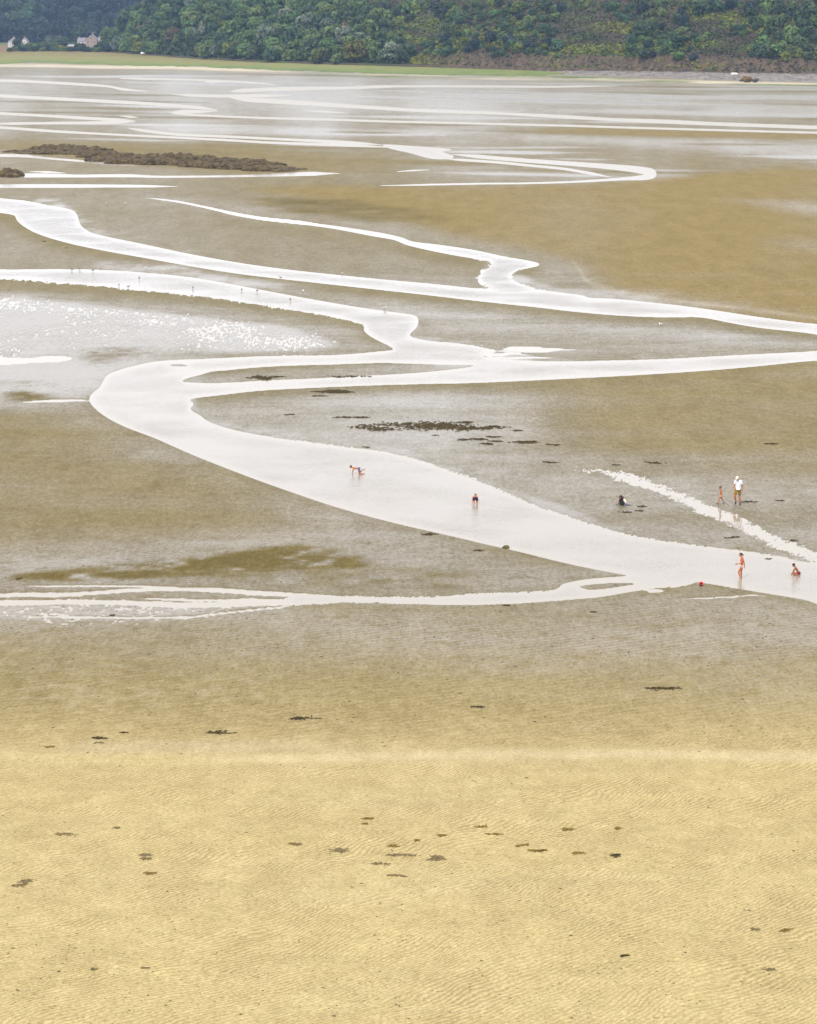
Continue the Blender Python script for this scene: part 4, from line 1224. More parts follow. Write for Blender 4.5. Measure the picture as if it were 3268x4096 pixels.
# low growth: bracken, heather and gorse in tussocks all over the open slope, brush under the trees
def low_growth():
    rg = np.random.default_rng(77)
    def scatter(n, x0, x1, base, depth, zf):
        X = rg.uniform(x0, x1, n); Y = base(X) + rg.uniform(0, 1, n) ** 1.3 * depth
        return X, Y, zf(X, Y)
    X, Y, Z = scatter(90000, -292, 262, foot_Y, 165, hill_z)
    dz = CAM_H - Z
    pxv = CX + F_PX * X / (Y * math.cos(PITCH) + dz * math.sin(PITCH))
    pyv = CY + F_PX * (dz * math.cos(PITCH) - Y * math.sin(PITCH)) / (Y * math.cos(PITCH) + dz * math.sin(PITCH))
    patch = fbm(X / 30 + Z / 9, Z / 5.0 - X / 70, 171, 5)
    wood = sstep(60, -60, pxv - (1640 - (250 - pyv) * 1.2))
    rock = sstep(XB - 20, XB + 35, X) * (Z < 9.0)
    keep = (Z > 2.2) & (rg.uniform(size=len(X)) > rock * 0.72) & (Z < 44)
    X, Y, Z, patch, wood = [q[keep] for q in (X, Y, Z, patch, wood)]
    X2, Y2, Z2 = scatter(7000, -560, -60, lambda x: 2180 + 0.35 * (x + 330), 130, far_z)
    X = np.concatenate([X, X2]); Y = np.concatenate([Y, Y2]); Z = np.concatenate([Z, Z2])
    patch = np.concatenate([patch, np.full(len(X2), 0.2)]); wood = np.concatenate([wood, np.full(len(X2), 1.6)])
    patch = np.where(wood > 0.5, 0.14 + 0.2 * rg.uniform(size=len(X)), patch)
    K3 = 3
    rep = lambda q: np.repeat(q, K3)
    X, Y, Z, P_, W_ = rep(X), rep(Y), rep(Z), rep(patch), rep(wood)
    n = len(X)
    S_ = (0.30 + 0.42 * rg.uniform(size=n)) * (1 + 1.3 * W_) * np.where(P_ > 0.56, 1.3, 1.0)
    a = rg.uniform(0, 6.28, n); tilt = rg.uniform(0.5, 1.45, n)
    T = np.stack([np.cos(a), np.sin(a), np.zeros(n)], 1) * S_[:, None]
    Uq = np.stack([-np.sin(a) * np.cos(tilt), np.cos(a) * np.cos(tilt), np.sin(tilt)], 1) * S_[:, None]
    Cq = np.stack([X, Y, Z + 0.3 * S_], 1) + rg.normal(size=(n, 3)) * np.array([.42, .42, .16]) * (1 + W_)[:, None]
    co = np.stack([Cq - T * 0.9 - Uq * 0.5, Cq + T * 0.8 - Uq * 0.5, Cq + T * 0.5 + Uq * 0.6, Cq - T * 0.6 + Uq * 0.5], 1).reshape(-1, 3)
    qd = np.arange(n * 4).reshape(n, 4)
    idx = np.repeat(P_ + rg.normal(size=n) * 0.02, 4)
    me_ = quads_mesh('low_growth', co, qd, False)
    add_attr(me_, 'patch', idx)
    m, nt, nd, lk, b = new_mat('heather_and_bracken')
    a = N(nd, 'ShaderNodeAttribute', attribute_name='patch')
    ra = N(nd, 'ShaderNodeValToRGB'); cr = ra.color_ramp
    cr.elements[0].position = 0.10; cr.elements[0].color = (0.026, 0.042, 0.020, 1)
    cr.elements[1].position = 0.74; cr.elements[1].color = (0.165, 0.165, 0.028, 1)
    for p, c in ((0.34, (0.050, 0.072, 0.028, 1)), (0.395, (0.075, 0.066, 0.045, 1)), (0.435, (0.098, 0.074, 0.056, 1)), (0.475, (0.066, 0.082, 0.032, 1)), (0.54, (0.095, 0.130, 0.036, 1)), (0.61, (0.150, 0.180, 0.038, 1))):
        e = cr.elements.new(p); e.color = c
    lk.new(a.outputs['Fac'], ra.inputs['Fac'])
    lk.new(ra.outputs['Color'], b.inputs['Base Color'])
    b.inputs['Roughness'].default_value = 0.85
    b.inputs['Specular IOR Level'].default_value = 0.1
    o = mesh_obj('low_growth', me_, m)
    tag(o, kind='stuff')
low_growth()

# loose stones on the shingle bank
def rock_bm(r, seed, sub=2, flat=0.7, rough=0.35):
    bm = bmesh.new()
    bmesh.ops.create_icosphere(bm, subdivisions=sub, radius=r)
    rg = np.random.default_rng(seed)
    o1, o2 = rg.uniform(0, 50, 2)
    for v in bm.verts:
        n = v.co.normalized()
        k = float(fbm(n.x * 1.6 + o1 + n.z, n.y * 1.6 + o2 - n.z * 0.7, seed, 3)) - 0.5
        v.co = v.co * (1 + 2 * rough * k)
        v.co.z *= flat
    return bm
stones = bmesh.new()
rg = np.random.default_rng(91)
for k in range(1100):
    i, j = rg.integers(0, len(bx)), rg.integers(2, len(bt) - 6)
    if bx[i] < 1500: continue
    base_i = rock_bm(rg.uniform(0.25, 0.75), int(rg.integers(1, 30)), 1, 0.7)
    off = Vector((BX[j, i], BY[j, i], bz[j, i] + 0.05))
    tmp = bpy.data.meshes.new('t'); base_i.transform(Matrix.Translation(off)); base_i.to_mesh(tmp); base_i.free()
    stones.from_mesh(tmp); bpy.data.meshes.remove(tmp)
st = bm_obj('shingle_stones', stones, mat_plain('stone_grey', (0.20, 0.175, 0.155), 0.9, 0.5, 0.15), None, False)
tag(st, kind='stuff')
# ------------------------------------------------------------------ village houses, van, dinghy, shore rocks
def box_bm(bm, x0, x1, y0, y1, z0, z1):
    vs = [bm.verts.new(p) for p in ((x0, y0, z0), (x1, y0, z0), (x1, y1, z0), (x0, y1, z0), (x0, y0, z1), (x1, y0, z1), (x1, y1, z1), (x0, y1, z1))]
    for f in ((0, 3, 2, 1), (4, 5, 6, 7), (0, 1, 5, 4), (1, 2, 6, 5), (2, 3, 7, 6), (3, 0, 4, 7)):
        bm.faces.new([vs[i] for i in f])
def box_obj(name, b, mat, parent, bevel=0.0):
    bm = bmesh.new(); box_bm(bm, *b)
    if bevel:
        bmesh.ops.bevel(bm, geom=bm.edges[:], offset=bevel, segments=2, affect='EDGES')
    return bm_obj(name, bm, mat, parent, False)
def gable_wall(name, w, d, h, rise, mat, parent, ox=0, oy=0, axis='x'):
    """walls with gables; the ridge runs along axis"""
    bm = bmesh.new()
    if axis == 'x': prof = [(-d / 2, 0), (d / 2, 0), (d / 2, h), (0, h + rise), (-d / 2, h)]
    else: prof = [(-w / 2, 0), (w / 2, 0), (w / 2, h), (0, h + rise), (-w / 2, h)]
    ends = []
    for s in (-1, 1):
        if axis == 'x': ends.append([bm.verts.new((ox + s * w / 2, oy + p, z)) for p, z in prof])
        else: ends.append([bm.verts.new((ox + p, oy + s * d / 2, z)) for p, z in prof])
    bm.faces.new(ends[0]); bm.faces.new(list(reversed(ends[1])))
    for i in range(5):
        bm.faces.new([ends[0][i], ends[1][i], ends[1][(i + 1) % 5], ends[0][(i + 1) % 5]])
    bmesh.ops.recalc_face_normals(bm, faces=bm.faces[:])
    return bm_obj(name, bm, mat, parent, False)
def gable_roof(w, d, h, rise, mat, parent, ox=0, oy=0, axis='x', over=0.3, t=0.22):
    bm = bmesh.new()
    hw = (d if axis == 'x' else w) / 2
    L = (w if axis == 'x' else d) / 2 + over
    sl = rise / hw
    e = hw + over
    prof = [(-e, h - over * sl + 0.03), (0, h + rise + 0.03), (e, h - over * sl + 0.03), (e, h - over * sl + 0.03 + t), (0, h + rise + 0.03 + t), (-e, h - over * sl + 0.03 + t)]
    ends = []
    for s in (-1, 1):
        ends.append([bm.verts.new((ox + s * L, oy + p, z) if axis == 'x' else (ox + p, oy + s * L, z)) for p, z in prof])
    for i in range(6):
        bm.faces.new([ends[0][i], ends[1][i], ends[1][(i + 1) % 6], ends[0][(i + 1) % 6]])
    for E_ in ends:
        bm.faces.new([E_[0], E_[1], E_[4], E_[5]]); bm.faces.new([E_[1], E_[2], E_[3], E_[4]])
    bmesh.ops.recalc_face_normals(bm, faces=bm.faces[:])
    return bm_obj('roof', bm, mat, parent, False)
def window(x, z, w, h, yf, parent):
    f = box_obj('window', (x - w / 2, x + w / 2, yf - 0.06, yf + 0.08, z, z + h), TRIM, parent)
    box_obj('pane', (x - w / 2 + 0.1, x + w / 2 - 0.1, yf - 0.075, yf - 0.05, z + 0.1, z + h - 0.1), PANE, f)
def chimney(x, y, z, hh, roof):
    c = box_obj('chimney', (x - 0.45, x + 0.45, y - 0.35, y + 0.35, z, z + hh), STONE, roof)

STONE = mat_plain('pinkish_stone', (0.36, 0.285, 0.245), 0.9, 0.22, 0.8)
LIME = mat_plain('white_render', (0.58, 0.56, 0.54), 0.85, 0.06, 0.6)
SANDSTONE = mat_plain('buff_stone', (0.46, 0.395, 0.30), 0.9, 0.15, 0.8)
SLATE = mat_plain('grey_slate', (0.205, 0.195, 0.215), 0.7, 0.18, 1.2)
TRIM = mat_plain('white_trim', (0.70, 0.69, 0.66), 0.6, 0.05)
PANE = mat_plain('dark_glass', (0.03, 0.035, 0.045), 0.12, 0.1, 1.0, 0.6)
DOORM = mat_plain('door_paint', (0.12, 0.16, 0.22), 0.6, 0.1)

def house(px, py, z, rz, label, cat='house', name='house'):
    p = at(px, py, z)
    o = empty(name, (p.x, p.y, z - 0.05), rz)
    return tag(o, label, cat)

# the stone manor of several gables
o = house(380, 193, 1.2, R(-8), 'stone manor of several gables and slate roofs half hidden by trees')
gable_wall('wall', 9.5, 7.5, 6.6, 3.8, STONE, o, -2.0, 0.0, 'y'); r = gable_roof(9.5, 7.5, 6.6, 3.8, SLATE, o, -2.0, 0, 'y'); chimney(-2.0, 2.0, 9.5, 3.2, r)
gable_wall('wall', 7.0, 7.0, 5.4, 2.6, LIME, o, -10.0, 0.8, 'x'); r = gable_roof(7.0, 7.0, 5.4, 2.6, SLATE, o, -10.05, 0.8, 'x', 0.25); chimney(-12.6, 0.8, 7.3, 1.6, r)
gable_wall('wall', 10.0, 7.2, 5.6, 3.3, STONE, o, 8.0, 1.2, 'x'); r = gable_roof(10.0, 7.2, 5.6, 3.3, SLATE, o, 8.1, 1.2, 'x'); chimney(12.2, 1.2, 8.4, 1.7, r); chimney(5.0, 1.2, 8.5, 1.5, r)
for x, z in ((-4.4, 1.0), (0.4, 1.0), (-4.4, 4.0), (0.4, 4.0), (-2.0, 7.2)): window(x, z, 1.1, 1.6, -3.75, o)
for x, z in ((-11.6, 1.0), (-9.0, 1.0), (-11.6, 3.3), (-9.0, 3.3)): window(x, z, 1.0, 1.4, -2.7, o)
for x, z in ((4.9, 1.0), (11.0, 1.0), (4.9, 3.5), (8.0, 3.5), (11.0, 3.5)): window(x, z, 1.0, 1.4, -2.4, o)
d = box_obj('door', (7.4, 8.6, -2.46, -2.3, 0, 2.2), DOORM, o); box_obj('handle', (8.35, 8.45, -2.5, -2.46, 1.0, 1.1), PANE, d)

# the grey cottage at the marsh edge
o = house(690, 219, 1.2, R(14), 'grey slate-roofed stone cottage with a buff gable at the marsh edge')
gable_wall('wall', 8.0, 6.6, 3.2, 3.6, SANDSTONE, o, -4.0, 0, 'x'); r = gable_roof(8.0, 6.6, 3.2, 3.6, SLATE, o, -3.85, 0, 'x', 0.15); chimney(-7.3, 0, 6.2, 1.4, r); chimney(-0.6, 0, 6.3, 1.2, r)
gable_wall('wall', 9.0, 6.0, 2.7, 2.9, SANDSTONE, o, 4.6, 0.2, 'x'); r = gable_roof(9.0, 6.0, 2.7, 2.9, SLATE, o, 4.75, 0.2, 'x', 0.15); chimney(8.6, 0.2, 5.0, 1.2, r)
for x in (-6.2, -1.8): window(x, 0.9, 1.0, 1.3, -3.3, o)
for x in (2.4, 6.4): window(x, 0.8, 1.0, 1.2, -2.8, o)
d = box_obj('door', (-4.6, -3.5, -3.38, -3.25, 0, 2.1), DOORM, o); box_obj('handle', (-3.75, -3.65, -3.42, -3.38, 1.0, 1.1), PANE, d)

o = house(58, 190, 1.2, R(20), 'white house at the left edge of the picture behind trees')
gable_wall('wall', 9.0, 7.0, 4.6, 3.0, LIME, o, 0, 0, 'y'); r = gable_roof(9.0, 7.0, 4.6, 3.0, SLATE, o, 0, 0, 'y'); chimney(0, 2.2, 7.2, 1.8, r)
for x, z in ((-2, 0.9), (2, 0.9), (-2, 3.0), (2, 3.0)): window(x, z, 1.0, 1.3, -3.5, o)
o = house(101, 188, 1.2, R(-6), 'small white gabled house right of the white house at the left edge')
gable_wall('wall', 5.0, 6.0, 4.6, 2.6, LIME, o, 0, 0, 'y'); r = gable_roof(5.0, 6.0, 4.6, 2.6, SLATE, o, 0, 0, 'y'); chimney(0, -1.5, 6.6, 1.4, r)
for z in (0.9, 3.2): window(0, z, 1.0, 1.3, -3.0, o)
o = house(287, 196, 1.2, R(4), 'low outbuilding with a pale roof left of the manor')
gable_wall('wall', 7.0, 4.5, 2.1, 1.3, STONE, o, 0, 0, 'x'); gable_roof(7.0, 4.5, 2.1, 1.3, mat_plain('pale_roof', (0.34, 0.32, 0.34), 0.8, 0.12), o, 0, 0, 'x')
for x in (-1.8, 1.8): window(x, 0.7, 0.9, 0.9, -2.25, o)

# white van parked at the back of the marsh
p = at(576, 220, 1.1)
o = empty('parked_van', (p.x, p.y, 1.1), R(25)); tag(o, 'small white van parked at the back of the marsh left of the cottage', 'van')
VW = mat_plain('white_paint', (0.80, 0.80, 0.78), 0.35, 0.03)
TYRE = mat_plain('tyre_rubber', (0.03, 0.03, 0.03), 0.9, 0.1)
bm = bmesh.new()
prof = [(-2.1, 0.35), (2.1, 0.35), (2.15, 0.95), (1.35, 1.15), (0.85, 1.85), (-2.05, 1.9)]
sides = [[bm.verts.new((x, s * 0.88, z)) for x, z in prof] for s in (-1, 1)]
bm.faces.new(sides[0]); bm.faces.new(list(reversed(sides[1])))
for i in range(6): bm.faces.new([sides[0][i], sides[1][i], sides[1][(i + 1) % 6], sides[0][(i + 1) % 6]])
bmesh.ops.recalc_face_normals(bm, faces=bm.faces[:]); bmesh.ops.bevel(bm, geom=bm.edges[:], offset=0.08, segments=2, affect='EDGES')
bm_obj('body', bm, VW, o)
for sx in (-1.35, 1.35):
    for sy in (-0.8, 0.8):
        bm = bmesh.new(); bmesh.ops.create_cone(bm, segments=18, cap_ends=True, radius1=0.34, radius2=0.34, depth=0.22, matrix=Matrix.Translation((sx, sy, 0.34)) @ Matrix.Rotation(R(90), 4, 'X'))
        bm_obj('wheel', bm, TYRE, o, False)
box_obj('side_window', (-0.2, 0.85, -0.905, -0.86, 1.15, 1.65), PANE, o)
bm = bmesh.new(); vs = [bm.verts.new(q) for q in ((1.33, -0.72, 1.22), (1.33, 0.72, 1.22), (0.93, 0.66, 1.78), (0.93, -0.66, 1.78))]; bm.faces.new(vs)
bmesh.ops.translate(bm, verts=bm.verts[:], vec=(0.03, 0, 0.03)); bm_obj('windscreen', bm, PANE, o, False)

# white dinghy drawn up on the shingle
p = at(2938, 298, 2.0)
o = empty('dinghy', (p.x, p.y, 2.1), R(10)); tag(o, 'small white upturned dinghy lying on top of the shingle bank', 'boat')
bm = bmesh.new()
nU, nV = 15, 9
G = []
for i in range(nU):
    u = -1 + 2 * i / (nU - 1); w = 0.62 * (1 - max(0, u) ** 2.6) * (1 - 0.18 * max(0, -u)) + 0.01
    row = []
    for j in range(nV):
        a = math.pi * j / (nV - 1)
        row.append(bm.verts.new((1.5 * u, w * math.cos(a), 0.62 * math.sin(a) ** 0.8 * (1 - 0.35 * max(0, u) ** 2))))
    G.append(row)
for i in range(nU - 1):
    for j in range(nV - 1): bm.faces.new([G[i][j], G[i + 1][j], G[i + 1][j + 1], G[i][j + 1]])
bm.faces.new(G[0]); bmesh.ops.recalc_face_normals(bm, faces=bm.faces[:])
bm_obj('hull', bm, VW, o)
box_obj('keel', (-1.4, 1.2, -0.03, 0.03, 0.60, 0.69), TRIM, o)

def boulder(px, py, z, r, seed, mat, label, flat=0.7, sx=1.0, name='boulder'):
    p = at(px, py, z)
    bm = rock_bm(r, seed, 4, flat, 0.55)
    bmesh.ops.scale(bm, vec=(sx, 1, 1), verts=bm.verts[:])
    o = bm_obj(name, bm, mat, None, False)
    o.location = (p.x, p.y, z + r * flat * 0.35)
    return tag(o, label, 'rock')
OCHR = mat_plain('ochre_lichen_rock', (0.135, 0.078, 0.026), 0.95, 0.45, 0.9)
DKR = mat_plain('dark_shore_rock', (0.075, 0.065, 0.062), 0.95, 0.4, 0.9)
boulder(2988, 322, 0.8, 1.9, 3, OCHR, 'ochre-topped boulder at the foot of the shingle bank near the right edge', 0.72, 1.1)
boulder(3021, 324, 0.7, 1.3, 6, DKR, 'dark grey boulder right beside the ochre-topped boulder', 0.6, 1.2)
boulder(2968, 323, 0.7, 0.9, 9, DKR, 'small dark rock left beside the ochre-topped boulder', 0.6, 1.2)

# ------------------------------------------------------------------ the reef
REEF = []
def reef_material():
    m, nt, nd, lk, b = new_mat('weedy_reef_rock')
    geo = N(nd, 'ShaderNodeNewGeometry')
    n = N(nd, 'ShaderNodeTexNoise'); n.inputs['Scale'].default_value = 1.1; n.inputs['Detail'].default_value = 7; n.inputs['Roughness'].default_value = 0.7
    lk.new(geo.outputs['Position'], n.inputs['Vector'])
    ra = N(nd, 'ShaderNodeValToRGB'); cr = ra.color_ramp
    cr.elements[0].position = 0.34; cr.elements[0].color = (0.030, 0.021, 0.013, 1)
    cr.elements[1].position = 0.70; cr.elements[1].color = (0.165, 0.118, 0.048, 1)
    e = cr.elements.new(0.5); e.color = (0.076, 0.055, 0.026, 1)
    lk.new(n.outputs['Fac'], ra.inputs['Fac']); lk.new(ra.outputs['Color'], b.inputs['Base Color'])
    b.inputs['Roughness'].default_value = 0.8
    b.inputs['Specular IOR Level'].default_value = 0.25
    bu = N(nd, 'ShaderNodeBump'); bu.inputs['Strength'].default_value = 1.0; bu.inputs['Distance'].default_value = 0.25
    lk.new(n.outputs['Fac'], bu.inputs['Height']); lk.new(bu.outputs['Normal'], b.inputs['Normal'])
    return m
REEFM = reef_material()
def reef_rock(root, px, pyb, wpx, hpx, seed, depth=1.6):
    """one craggy hummock: foot at (px, pyb), size in pixels"""
    k = ppm(px, pyb)
    w, h = wpx / k, hpx / k
    p = at(px, pyb)
    bm = bmesh.new()
    bmesh.ops.create_icosphere(bm, subdivisions=5, radius=1.0)
    rg = np.random.default_rng(seed)
    o1, o2 = rg.uniform(0, 40, 2)
    V_ = np.array([v.co[:] for v in bm.verts])
    V_ /= np.linalg.norm(V_, axis=1)[:, None]
    d = min(w * 0.5, depth * 1.5)
    # work in metres so that every hummock carries the same sizes of ledge and crack
    M_ = V_ * np.array([w / 2, d, h])
    big = fbm(M_[:, 0] / 1.9 + o1, M_[:, 1] / 1.6 + M_[:, 2] / 1.4 + o2, seed, 3) - 0.5
    rid = 1 - np.abs(2 * fbm(M_[:, 0] / 0.85 + o2 + M_[:, 2] / 1.3, M_[:, 1] / 0.9 - M_[:, 2] / 0.8 + o1, seed + 4, 3) - 1) * 2.0
    fin = fbm(M_[:, 0] / 0.28 + o1, M_[:, 2] / 0.22 + M_[:, 1] / 0.3, seed + 9, 2) - 0.5
    sk = fbm(M_[:, 0] / 0.9 + o1 * 2, M_[:, 0] * 0, seed + 17, 3) - 0.5
    f = 1 + 0.42 * big + 0.13 * rid + 0.15 * fin
    Q = V_ * f[:, None] * np.array([w / 2, d, h * 0.92])
    Q[:, 2] *= 1 + 0.6 * sk * (Q[:, 2] > 0)
    for v, q in zip(bm.verts, Q): v.co = q
    o = bm_obj('rock', bm, REEFM, root, False)
    o.location = p - root.location + Vector((0, d * 0.7, 0))
    return o
def reef(name, ref, hummocks, label, seed):
    root = empty(name, at(*ref)); tag(root, label, 'rocks')
    for k, hm in enumerate(hummocks):
        reef_rock(root, *hm, seed + k)
    return root
top = [(118, 602), (150, 588), (200, 581), (270, 582), (330, 588), (380, 602), (430, 612), (470, 612), (520, 620), (580, 622), (640, 620), (690, 614), (730, 622), (790, 628), (810, 618), (850, 634), (910, 637), (970, 634), (1020, 642), (1080, 655), (1130, 668), (1180, 680)]
bot = [(110, 618), (180, 622), (250, 618), (300, 613), (350, 628), (400, 648), (470, 656), (550, 662), (620, 664), (690, 664), (760, 672), (850, 676), (950, 682), (1050, 690), (1120, 692), (1180, 684)]
tx, ty = zip(*top); bxx, byy = zip(*bot)
hum = []
rr_ = random.Random(44)
x = 122
while x < 1172:
    t_, b_ = np.interp(x, tx, ty), np.interp(x, bxx, byy)
    w = rr_.choice([90, 130, 170, 220]) * rr_.uniform(.85, 1.15)
    if x > 1080: w *= 0.7
    # back row carries the skyline, front row the foot
    hum.append((x, b_ - (b_ - t_) * 0.42, w, max(9, (b_ - t_) * 0.62)))
    hum.append((x + rr_.uniform(-16, 16), b_ - 3, w * rr_.uniform(0.6, 0.9), max(7, (b_ - t_) * rr_.uniform(0.42, 0.6))))
    if rr_.random() < 0.7: hum.append((x + rr_.uniform(-30, 30), b_ - (b_ - t_) * rr_.uniform(.15, .5), rr_.uniform(34, 60), (b_ - t_) * rr_.uniform(0.45, 0.75)))
    x += w * 0.33
reef('rock_reef', (640, 668), hum, 'long low dark brown reef of weedy rocks lying across the wet sand', 500)
reef('rock_outcrop', (60, 708), [(28, 708, 70, 34), (62, 706, 56, 27), (84, 702, 26, 17), (45, 711, 50, 20)], 'small brown rock outcrop cut off by the left edge of the picture', 620)

p = at(2023, 2193)
bm = rock_bm(0.17, 14, 4, 0.85, 0.5)
o = bm_obj('stone', bm, mat_plain('olive_stone', (0.10, 0.085, 0.028), 0.9, 0.4, 8.0), None, False)
o.location = (p.x, p.y, ground_z(2023, 2193) + 0.055); o.scale = (1.12, 0.9, 1.0)
tag(o, 'olive-brown stone at the lower water edge of the main stream', 'stone')
# ------------------------------------------------------------------ people
SKIN = mat_plain('tanned_skin', (0.43, 0.150, 0.042), 0.55, 0.08, 6.0, 0.3)
SKIN2 = mat_plain('sunburnt_skin', (0.47, 0.150, 0.052), 0.55, 0.08, 6.0, 0.3)
SKIN3 = mat_plain('brown_skin', (0.31, 0.125, 0.048), 0.55, 0.08, 6.0, 0.3)
HAIR_BR = mat_plain('brown_hair', (0.065, 0.036, 0.018), 0.7, 0.35, 25)
HAIR_DK = mat_plain('dark_hair', (0.030, 0.018, 0.012), 0.6, 0.35, 25)
HAIR_BL = mat_plain('sandy_hair', (0.20, 0.125, 0.035), 0.7, 0.35, 25)
EYE = mat_plain('eye_dark', (0.02, 0.015, 0.012), 0.2, 0.05)
LIP = mat_plain('lip', (0.36, 0.12, 0.09), 0.5, 0.05)
WHITE_CLOTH = mat_plain('white_cotton', (0.72, 0.75, 0.82), 0.9, 0.06, 8)
CREAM_CLOTH = mat_plain('cream_cotton', (0.78, 0.72, 0.60), 0.9, 0.06, 8)
OLIVE_CLOTH = mat_plain('mustard_olive_cotton', (0.235, 0.145, 0.018), 0.9, 0.15, 8)
NAVY = mat_plain('navy_cloth', (0.020, 0.022, 0.065), 0.85, 0.15, 8)
LILAC = mat_plain('blue_lilac_cloth', (0.135, 0.125, 0.25), 0.85, 0.3, 12)
CORAL = mat_plain('coral_cloth', (0.80, 0.105, 0.062), 0.7, 0.06, 8)
PINKISH = mat_plain('pale_pink_cloth', (0.62, 0.42, 0.36), 0.8, 0.18, 18)
CRIMSON = mat_plain('dark_red_cloth', (0.20, 0.012, 0.03), 0.8, 0.12, 8)
SHOE = mat_plain('dark_shoe', (0.035, 0.045, 0.048), 0.7, 0.15)
SHOE2 = mat_plain('grey_shoe', (0.15, 0.13, 0.115), 0.7, 0.15)

def cone(bm, a, b, ra, rb, seg=14, caps=True):
    a, b = Vector(a), Vector(b)
    d = b - a
    if d.length < 1e-5: return
    mt = Matrix.Translation((a + b) / 2) @ d.to_track_quat('Z', 'Y').to_matrix().to_4x4()
    bmesh.ops.create_cone(bm, segments=seg, cap_ends=True, radius1=ra, radius2=rb, depth=d.length, matrix=mt)
    if caps:
        ball(bm, a, ra); ball(bm, b, rb)
def ball(bm, c, r, s=(1, 1, 1), rot=None):
    mt = Matrix.Translation(Vector(c))
    if rot is not None: mt = mt @ rot.to_4x4()
    mt = mt @ Matrix.Diagonal((r * s[0], r * s[1], r * s[2], 1))
    bmesh.ops.create_icosphere(bm, subdivisions=2, radius=1.0, matrix=mt)
def frame(f, u):
    f = Vector(f).normalized(); r = f.cross(Vector(u)).normalized(); u = r.cross(f)
    return Matrix((r, f, u)).transposed()              # columns: right, forward, up
def fused(name, bm, voxel, mat, parent, smooth=2):
    """join overlapping volumes into one continuous skin"""
    me_ = bpy.data.meshes.new(name)
    bm.to_mesh(me_); bm.free()
    t = bpy.data.objects.new('tmp', me_)
    COL.objects.link(t)
    m1 = t.modifiers.new('r', 'REMESH'); m1.mode = 'VOXEL'; m1.voxel_size = voxel
    m2 = t.modifiers.new('s', 'SMOOTH'); m2.iterations = smooth; m2.factor = 0.5
    dg = bpy.context.evaluated_depsgraph_get()
    dg.update()
    out = bpy.data.meshes.new_from_object(t.evaluated_get(dg))
    bpy.data.objects.remove(t); bpy.data.meshes.remove(me_)
    out.name = name
    out.polygons.foreach_set('use_smooth', [True] * len(out.polygons))
    out.materials.clear(); out.materials.append(mat)
    return link(bpy.data.objects.new(name, out), parent)

def hand(bm, wrist, elbow, S, side, curl=0.35, palm=None):
    w, e = Vector(wrist), Vector(elbow)
    f = (w - e).normalized()
    n = Vector(palm) if palm else Vector((side, 0.2, 0))   # the palm's back looks this way
    F = frame(f, n)
    r, fw, up = F.col[0], F.col[1], F.col[2]
    L = 0.105 * S
    ball(bm, w + fw * L * 0.45, L * 0.5, (0.78, 1.0, 0.40), F)
    k0 = w + fw * L * 0.82
    for i, (off, ln) in enumerate(((-0.30, 0.62), (-0.10, 0.74), (0.10, 0.70), (0.30, 0.52))):
        a = k0 + r * L * off * 1.15
        d1 = (fw - up * curl * 0.6).normalized()
        b_ = a + d1 * L * ln * 0.55
        d2 = (fw - up * curl * 1.7).normalized()
        c = b_ + d2 * L * ln * 0.5
        rr = 0.0085 * S
        cone(bm, a, b_, rr, rr * 0.95, 8); cone(bm, b_, c, rr * 0.95, rr * 0.8, 8)
    a = w + fw * L * 0.3 - r * L * 0.32
    b_ = a + (fw * 0.7 - r * 0.7).normalized() * L * 0.42
    c = b_ + (fw * 0.95 - r * 0.1 - up * 0.3).normalized() * L * 0.36
    cone(bm, a, b_, 0.0115 * S, 0.010 * S, 8); cone(bm, b_, c, 0.010 * S, 0.0085 * S, 8)

